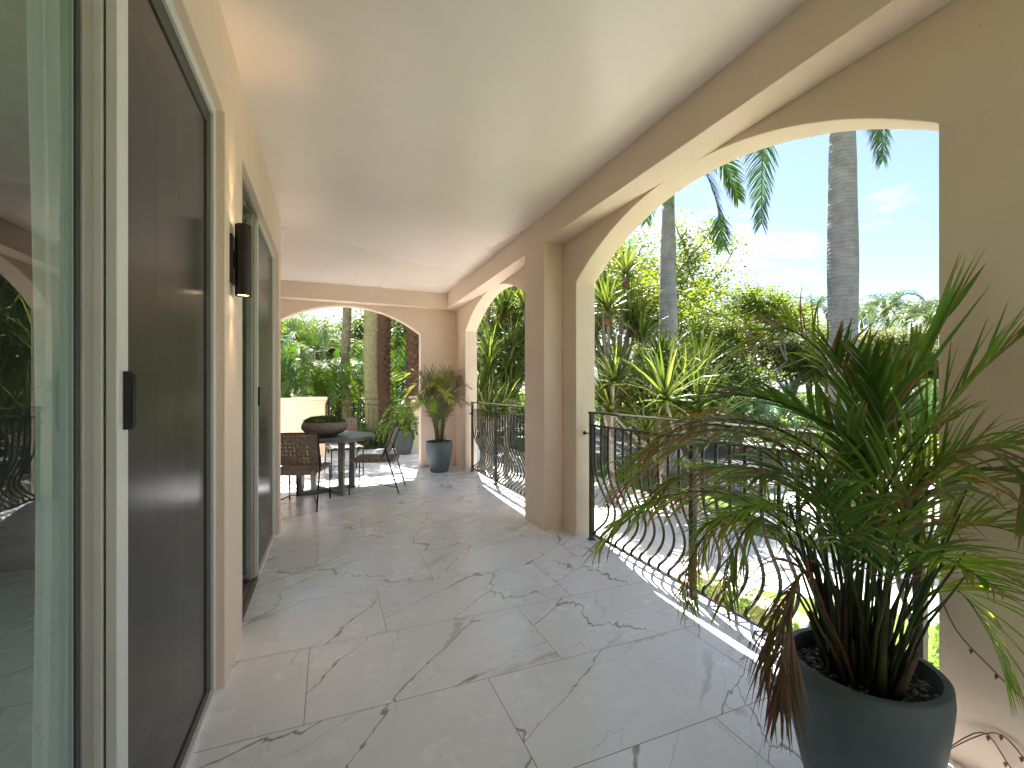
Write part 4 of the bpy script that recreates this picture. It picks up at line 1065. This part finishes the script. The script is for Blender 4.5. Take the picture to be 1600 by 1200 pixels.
# lamp post
x, y = gp(1421, 30); lp = thing('lamp_post', 'tall grey lamp post with two flat heads in the distance at the right', 'lamp post', (x, y, ZG), R(-20)); hh = ht(527, 30)
mb = MB(); mb.tube([(0, 0, 0), (0, 0, hh)], [.08, .05], 10); mb.build('pole', M['lampgrey'], lp, smooth=True)
mb = MB(); mb.box(-.5, .5, -.03, .03, hh - .02, hh + .04); mb.build('cross_arm', M['lampgrey'], lp)
for sx in (-1, 1):
    mb = MB(); mb.box(sx * .62 - .22, sx * .62 + .22, -.16, .16, hh - .06, hh + .07); mb.build('lamp_head', M['lampgrey'], lp, bevel=.02)

# ------------------------------------------------------------------ screw pines (pandanus)
def rosette(mb, c, axis, q, n, L, w, cols):
    axis = axis.normalized(); e = axis.orthogonal().normalized(); f = axis.cross(e)
    for i in range(n):
        u = i / n; a = i * 2.4 + q.uniform(-.2, .2); el = R(82 - 95 * u + q.uniform(-8, 8)); l = L * (.6 + .5 * math.sin(PI * min(1, u + .25))) * q.uniform(.85, 1.15)
        d = (e * math.cos(a) + f * math.sin(a)) * math.cos(el) + axis * math.sin(el)
        p = c - axis * u * .12 * L; K = 4; vs = []; cs = []; cc = q.choice(cols); g = q.uniform(.7, 1.3)
        if u > .85 and q.random() < .5: cc = (.26, .20, .12)
        kink = q.random() < .25; Wv = axis.cross(d); Wv = Wv.normalized() if Wv.length > .1 else e
        for j in range(K + 1):
            t = j / K; dd = (d + Vector((0, 0, -1)) * (.9 * t * t + (.9 if kink and t > .5 else 0)) * (.5 + u)).normalized(); ww = w * .5 * (1 - t ** 1.6) + .001
            nn = dd.cross(Wv).normalized(); vs += [p + Wv * ww, p + nn * ww * .5, p - Wv * ww]; cs += [tuple(k * g for k in cc)] * 3; p = p + dd * l / K
        fs = []
        for j in range(K):
            for s in (0, 1): a_ = j * 3 + s; fs.append((a_, a_ + 1, a_ + 4, a_ + 3))
        mb.add(vs, fs, cs)
PC = [(.11, .16, .025), (.16, .20, .03), (.08, .125, .035), (.22, .25, .07)]
def pandanus(label, px, d, tips, seed, L=.8, w=.055, n=42, trunk=.09, fruits=0):
    q = random.Random(seed); x, y = gp(px, d); o = Vector((x, y, ZG)); t = thing('screw_pine', label, 'tree', (x, y, ZG))
    tr = MB(); cr = MB(); top = max(H - (ty - 609) / F * d for tx, ty, td in tips) - ZG
    tr.tube(crom([(0, 0, -.1), (.05, .05, top * .3), (-.05, .0, top * .6)], 8), [trunk, trunk * .9, trunk * .85, trunk * .8, trunk * .75, trunk * .7, trunk * .65, trunk * .6, trunk * .5], 8)
    for k in range(5):
        a = k * 1.25; tr.tube([(0, 0, .7), (.25 * math.cos(a), .25 * math.sin(a), .25), (.42 * math.cos(a), .42 * math.sin(a), -.05)], [.02, .02, .018], 5)
    fr = []
    tips = tips + [(tx + q.uniform(-26, 26), ty + q.uniform(-30, 34), td + q.uniform(-.7, .9)) for (tx, ty, td) in tips]
    for (tx, ty, td) in tips:
        p = at(tx, ty, td) - o; h0 = min(top * q.uniform(.25, .55), max(.2, p.z * .6)); s = Vector((.02, .02, h0))
        m = s.lerp(p, .55) + Vector((0, 0, -.12 * (p - s).length)); C = crom([s, m, p], 7); r0 = trunk * .5
        tr.tube(C, [r0 * (1 - .5 * i / 7) for i in range(8)], 6)
        ax = (C[-1] - C[-2]).normalized() * .7 + Vector((0, 0, .8)); rosette(cr, C[-1], ax, q, n, L * q.uniform(.85, 1.1), w, PC)
        if len(fr) < fruits: fr.append(C[-1] - Vector((0, 0, .28)))
    tr.build('trunk', M['greybark'], t, smooth=True); cr.build('crown', M['palmleaf'], t)
    for p in fr:
        mb = MB(); mb.lathe([(.002, -.10), (.06, -.07), (.085, 0), (.06, .07), (.002, .09)], 12, center=tuple(p)); mb.build('fruit', M['dry'], t, smooth=True)
    return t
pandanus('screw pine nearest the left jamb of the near arch, with round brown fruit', 955, 9.5, [(978, 425, 9.5), (950, 480, 9.0), (985, 500, 9.6), (1003, 528, 9.2), (945, 560, 9.8), (968, 595, 8.8), (930, 520, 10), (940, 620, 9), (1000, 560, 10), (925, 430, 10.5)], 61, fruits=3)
pandanus('screw pine in front of the left royal palm trunk', 1035, 9.0, [(1018, 590, 8.6), (1000, 615, 8.8), (1040, 560, 9.6), (985, 640, 9), (1028, 640, 8.5), (1052, 600, 9.2), (970, 655, 9.4)], 62, L=.75)
pandanus('bright screw pine with long pale leaves right of the left royal palm', 1085, 8.6, [(1072, 605, 8.4), (1095, 600, 8.8), (1062, 635, 8.2), (1115, 630, 9.0), (1090, 640, 8.0)], 63, L=.95, w=.06, n=56)
pandanus('tall screw pine filling the middle of the far arch, with dark fruit', 790, 12.5, [(788, 480, 12), (805, 500, 12.4), (775, 520, 12), (800, 545, 11.6), (815, 475, 12.8), (768, 555, 12.2), (790, 580, 11.5), (812, 590, 12), (765, 600, 12), (800, 615, 11.4), (780, 450, 13), (822, 540, 12.4)], 64, L=.95, w=.06, n=44, fruits=3)
pandanus('screw pine low in the far arch beside the railing post', 752, 11.0, [(758, 600, 11), (748, 620, 10.6), (770, 625, 10.8), (785, 640, 10.5), (755, 560, 11.5)], 65, L=.85, n=46)
pandanus('screw pine between the pilaster and the near arch jamb', 860, 12, [(840, 480, 12), (860, 520, 12), (880, 470, 12), (835, 580, 12), (870, 600, 12), (900, 540, 12)], 66)
pandanus('screw pine low on the lawn seen through the near railing', 1010, 12.5, [(975, 665, 12.5), (1000, 655, 12.8), (1030, 660, 12.4), (1055, 650, 12), (945, 650, 12.6)], 67, L=.8)
# grey leaning trunk in far arch
x, y = gp(764, 13.5); t = thing('grey_trunk_tree', 'slender grey trunk rising at the left of the far arch', 'tree', (x, y, ZG)); mb = MB(); mb.tube(crom([(0, 0, -.1), (.1, 0, 2), (-.05, 0, 4), (.15, .1, 6.5)], 12), [.13 - .006 * i for i in range(13)], 10)
mb.tube([(0, 0, 2.2), (.35, 0, 3.0), (.5, .1, 4.2)], [.07, .05, .03], 7); mb.build('trunk', M['greybark'], t, smooth=True)
cr = MB(); rosette(cr, Vector((.15, .1, 6.5)), Vector((0, 0, 1)), random.Random(2), 50, 1.0, .06, PC); rosette(cr, Vector((.5, .1, 4.2)), Vector((.2, 0, 1)), random.Random(3), 40, .9, .06, PC); cr.build('crown', M['palmleaf'], t)

# ------------------------------------------------------------------ palms behind the end arch
def stubs(mb, h, r, q, n):
    for i in range(n):
        z = h * i / n; a = i * 2.399; p = Vector((r * math.cos(a), r * math.sin(a), z)); o = Vector((math.cos(a), math.sin(a), 0)); s = Vector((-math.sin(a), math.cos(a), 0)); W_ = .07; hh = .11
        g = q.uniform(.6, 1.4)
        mb.add([p - s * W_ - o * .03, p + s * W_ - o * .03, p + s * W_ * .6 + o * .06 + Vector((0, 0, hh)), p - s * W_ * .6 + o * .06 + Vector((0, 0, hh)), p + Vector((0, 0, hh)) - o * .03], [(0, 1, 2, 3), (3, 2, 4), (0, 3, 4), (1, 4, 2)])
def trunk_palm(label, px, d, r, h, mat, seed, stub=0, nf=16, fl_=2.8, col_=(.07, .14, .02), L=.5, w=.048, nm='tall_palm'):
    q = random.Random(seed); x, y = gp(px, d); t = thing(nm, label, 'palm', (x, y, ZG))
    mb = MB(); pts = [(.03 * math.sin(i * .7), .03 * math.cos(i * .9), h * i / 16) for i in range(17)]
    mb.tube(pts, [r * (1.12 if i < 2 else 1) * (1 - .12 * i / 16) * (1 + .03 * math.sin(i * 2.1)) for i in range(17)], 20); mb.build('trunk', M[mat], t, smooth=True)
    if stub: mb = MB(); stubs(mb, h, r * .97, q, stub); mb.build('leaf_bases', M[mat], t)
    c0 = Vector((0, 0, h))
    for i in range(nf):
        a = 2 * PI * i / nf + q.uniform(-.3, .3); el = q.uniform(-.2, 1.2); l = fl_ * q.uniform(.85, 1.1); dd = Vector((math.cos(a), math.sin(a), 0))
        P_c = [c0, c0 + dd * l * .33 + Vector((0, 0, l * .35 * el)), c0 + dd * l * .7 + Vector((0, 0, l * (.35 * el - .15))), c0 + dd * l * .92 + Vector((0, 0, l * (.2 * el - .5)))]
        mb = MB(); frond(mb, P_c, 44, L, w, q, green=col_, brown=.05, start=.1, ang=60, droop=.8, lift=.15, rr=.02, K=2, fold=False, rcol=(.14, .14, .05)); mb.build('frond', M['palmleaf'], t)
    return t
trunk_palm('slim tan mottled palm trunk at the middle of the end arch', 541, 15.0, .155, 7.4, 'mottled', 71, nf=18)
trunk_palm('thick lichen covered palm trunk behind the end railing', 580, 12.6, .19, 8.2, 'lichen', 72, nf=18)
trunk_palm('date palm with red brown scaly trunk beside the lichen covered one', 600, 13.8, .185, 8.0, 'date', 73, 420, nf=18, nm='date_palm')
trunk_palm('date palm with red brown trunk at the right of the end arch', 646, 13.6, .20, 8.4, 'date', 74, 420, nf=18, nm='date_palm')
# low feather palms behind the parapet and trunks
def low_palm(label, px, d, zc, seed, nf, fl_, col_, L=.45, w=.035, up=.9, droop=.6):
    q = random.Random(seed); x, y = gp(px, d); t = thing('feather_palm', label, 'palm', (x, y, ZG)); h = zc - ZG
    mb = MB(); mb.tube([(0, 0, -.1), (.03, 0, h * .5), (0, 0, h)], [.11, .09, .08], 10); mb.build('trunk', M['mottled'], t, smooth=True)
    c0 = Vector((0, 0, h))
    for i in range(nf):
        a = 2 * PI * i / nf + q.uniform(-.3, .3); el = q.uniform(.3, 1.5) * up; l = fl_ * q.uniform(.8, 1.1); dd = Vector((math.cos(a), math.sin(a), 0)) * (1.1 - el * .35)
        P_c = [c0, c0 + dd * l * .3 + Vector((0, 0, l * .4 * el)), c0 + dd * l * .65 + Vector((0, 0, l * (.55 * el - .05))), c0 + dd * l * .95 + Vector((0, 0, l * (.45 * el - .3)))]
        mb = MB(); frond(mb, P_c, 40, L, w, q, green=tuple(k * q.uniform(.8, 1.25) for k in col_), brown=.04, start=.12, ang=55, droop=droop, lift=.1, rr=.015, K=3, fold=False, rcol=(.15, .18, .05)); mb.build('frond', M['palmleaf'], t)
low_palm('blue green feather palm at the left of the end arch', 462, 17, 1.5, 81, 18, 2.4, (.08, .14, .06))
low_palm('bright green feather palm in front of the slim mottled trunk', 512, 14.2, .9, 82, 18, 2.2, (.09, .18, .02))
low_palm('glossy green feather palm behind the left parapet', 430, 14, 1.3, 83, 18, 2.3, (.07, .14, .03))
low_palm('upright green date palm fronds between the two red brown trunks', 622, 16.5, .2, 84, 22, 4.2, (.08, .17, .02), L=.6, up=1.2)
low_palm('pale green feather palm behind the lichen covered trunk', 560, 19, 1.8, 85, 20, 2.8, (.10, .17, .05))
low_palm('tall feather palm rising behind the left parapet', 490, 22, 3.2, 86, 22, 3.4, (.07, .14, .04), L=.6)
low_palm('shady feather palm right of the right date palm trunk', 690, 17, 1.2, 87, 18, 3.0, (.06, .13, .02))
# feathery blue-green palms below the horizon in the near arch
low_palm('teal feather palm right of the bright screw pine', 1150, 17, -.2, 88, 20, 2.2, (.05, .13, .05))
low_palm('teal feather palm behind the foreground fronds', 1215, 20, -.1, 89, 20, 2.6, (.05, .12, .06))
low_palm('blue green feather palm at the right edge of the near arch', 1440, 18, .0, 90, 22, 2.8, (.06, .13, .07))
low_palm('blue green feather palm left of the one at the arch edge', 1385, 22, .0, 91, 22, 3.0, (.06, .12, .06))
low_palm('small green feather palm left of the lamp post', 1340, 17, -.3, 92, 20, 2.2, (.06, .13, .04))

# pale blue low pool wall seen through far railing
x, y = gp(748, 15.2); t = thing('plunge_pool', 'pale blue raised plunge pool with white coping beyond the far railing', 'pool', (x, y, ZG), R(8))
mb = MB(); mb.box(-.8, .25, -.6, .6, -.05, .55); mb.build('pool_wall', M['pool_blue'], t)
mb = MB(); mb.box(-.86, .31, -.66, .66, .55, .63); mb.build('coping', M['white_conc'], t, bevel=.02)

# ------------------------------------------------------------------ world / sun
kx, ky = .128, .533
sd = Vector((kx, ky, 1)).normalized()
elev = math.asin(sd.z); azi = math.atan2(kx, ky)
w = bpy.data.worlds.new('World'); scene.world = w; w.use_nodes = True; nt = w.node_tree
bg = nt.nodes['Background']
sky = nt.nodes.new('ShaderNodeTexSky'); sky.sky_type = 'NISHITA'; sky.sun_disc = False; sky.sun_elevation = elev; sky.sun_rotation = azi
sky.air_density = 1.0; sky.dust_density = 1.0; sky.ozone_density = 1.8
tc = nt.nodes.new('ShaderNodeTexCoord')
mp = nt.nodes.new('ShaderNodeMapping'); mp.inputs['Scale'].default_value = (1, 1, 3.2); mp.inputs['Rotation'].default_value = (.12, .0, .4); nt.links.new(tc.outputs['Generated'], mp.inputs['Vector'])
n1 = nt.nodes.new('ShaderNodeTexNoise'); n1.inputs['Scale'].default_value = 2.6; n1.inputs['Detail'].default_value = 9; n1.inputs['Roughness'].default_value = .58; n1.inputs['Distortion'].default_value = .4; nt.links.new(mp.outputs[0], n1.inputs['Vector'])
sx = nt.nodes.new('ShaderNodeSeparateXYZ'); nt.links.new(tc.outputs['Generated'], sx.inputs[0])
el = nt.nodes.new('ShaderNodeMapRange'); el.inputs['From Min'].default_value = .05; el.inputs['From Max'].default_value = .42; el.inputs['To Min'].default_value = .12; el.inputs['To Max'].default_value = -.10; nt.links.new(sx.outputs['Z'], el.inputs['Value'])
ad = nt.nodes.new('ShaderNodeMath'); ad.operation = 'ADD'; nt.links.new(n1.outputs['Fac'], ad.inputs[0]); nt.links.new(el.outputs[0], ad.inputs[1])
cr = nt.nodes.new('ShaderNodeValToRGB'); cr.color_ramp.elements[0].position = .44; cr.color_ramp.elements[1].position = .64; nt.links.new(ad.outputs[0], cr.inputs['Fac'])
mx = nt.nodes.new('ShaderNodeMix'); mx.data_type = 'RGBA'; nt.links.new(cr.outputs['Color'], mx.inputs['Factor']); nt.links.new(sky.outputs[0], mx.inputs['A']); mx.inputs['B'].default_value = (6.2, 6.35, 6.5, 1)
nt.links.new(mx.outputs['Result'], bg.inputs['Color']); bg.inputs['Strength'].default_value = .05
sl = bpy.data.lights.new('sun', 'SUN'); sl.energy = 5.0; sl.angle = R(.5); sl.color = (1, .955, .89)
so = bpy.data.objects.new('sun', sl); col.objects.link(so); so.rotation_euler = (-sd).to_track_quat('-Z', 'Y').to_euler(); so.location = (0, 0, 30)

vs_ = scene.view_settings; vs_.view_transform = 'Standard'; vs_.look = 'None'; vs_.gamma = 1; vs_.exposure = 2.5
cy = scene.cycles
cy.max_bounces = 10; cy.diffuse_bounces = 7; cy.glossy_bounces = 4; cy.transmission_bounces = 4; cy.transparent_max_bounces = 12
cy.use_denoising = True
try: cy.denoiser = 'OPENIMAGEDENOISE'
except Exception: pass
cy.sample_clamp_indirect = 8
cy.caustics_reflective = False; cy.caustics_refractive = False
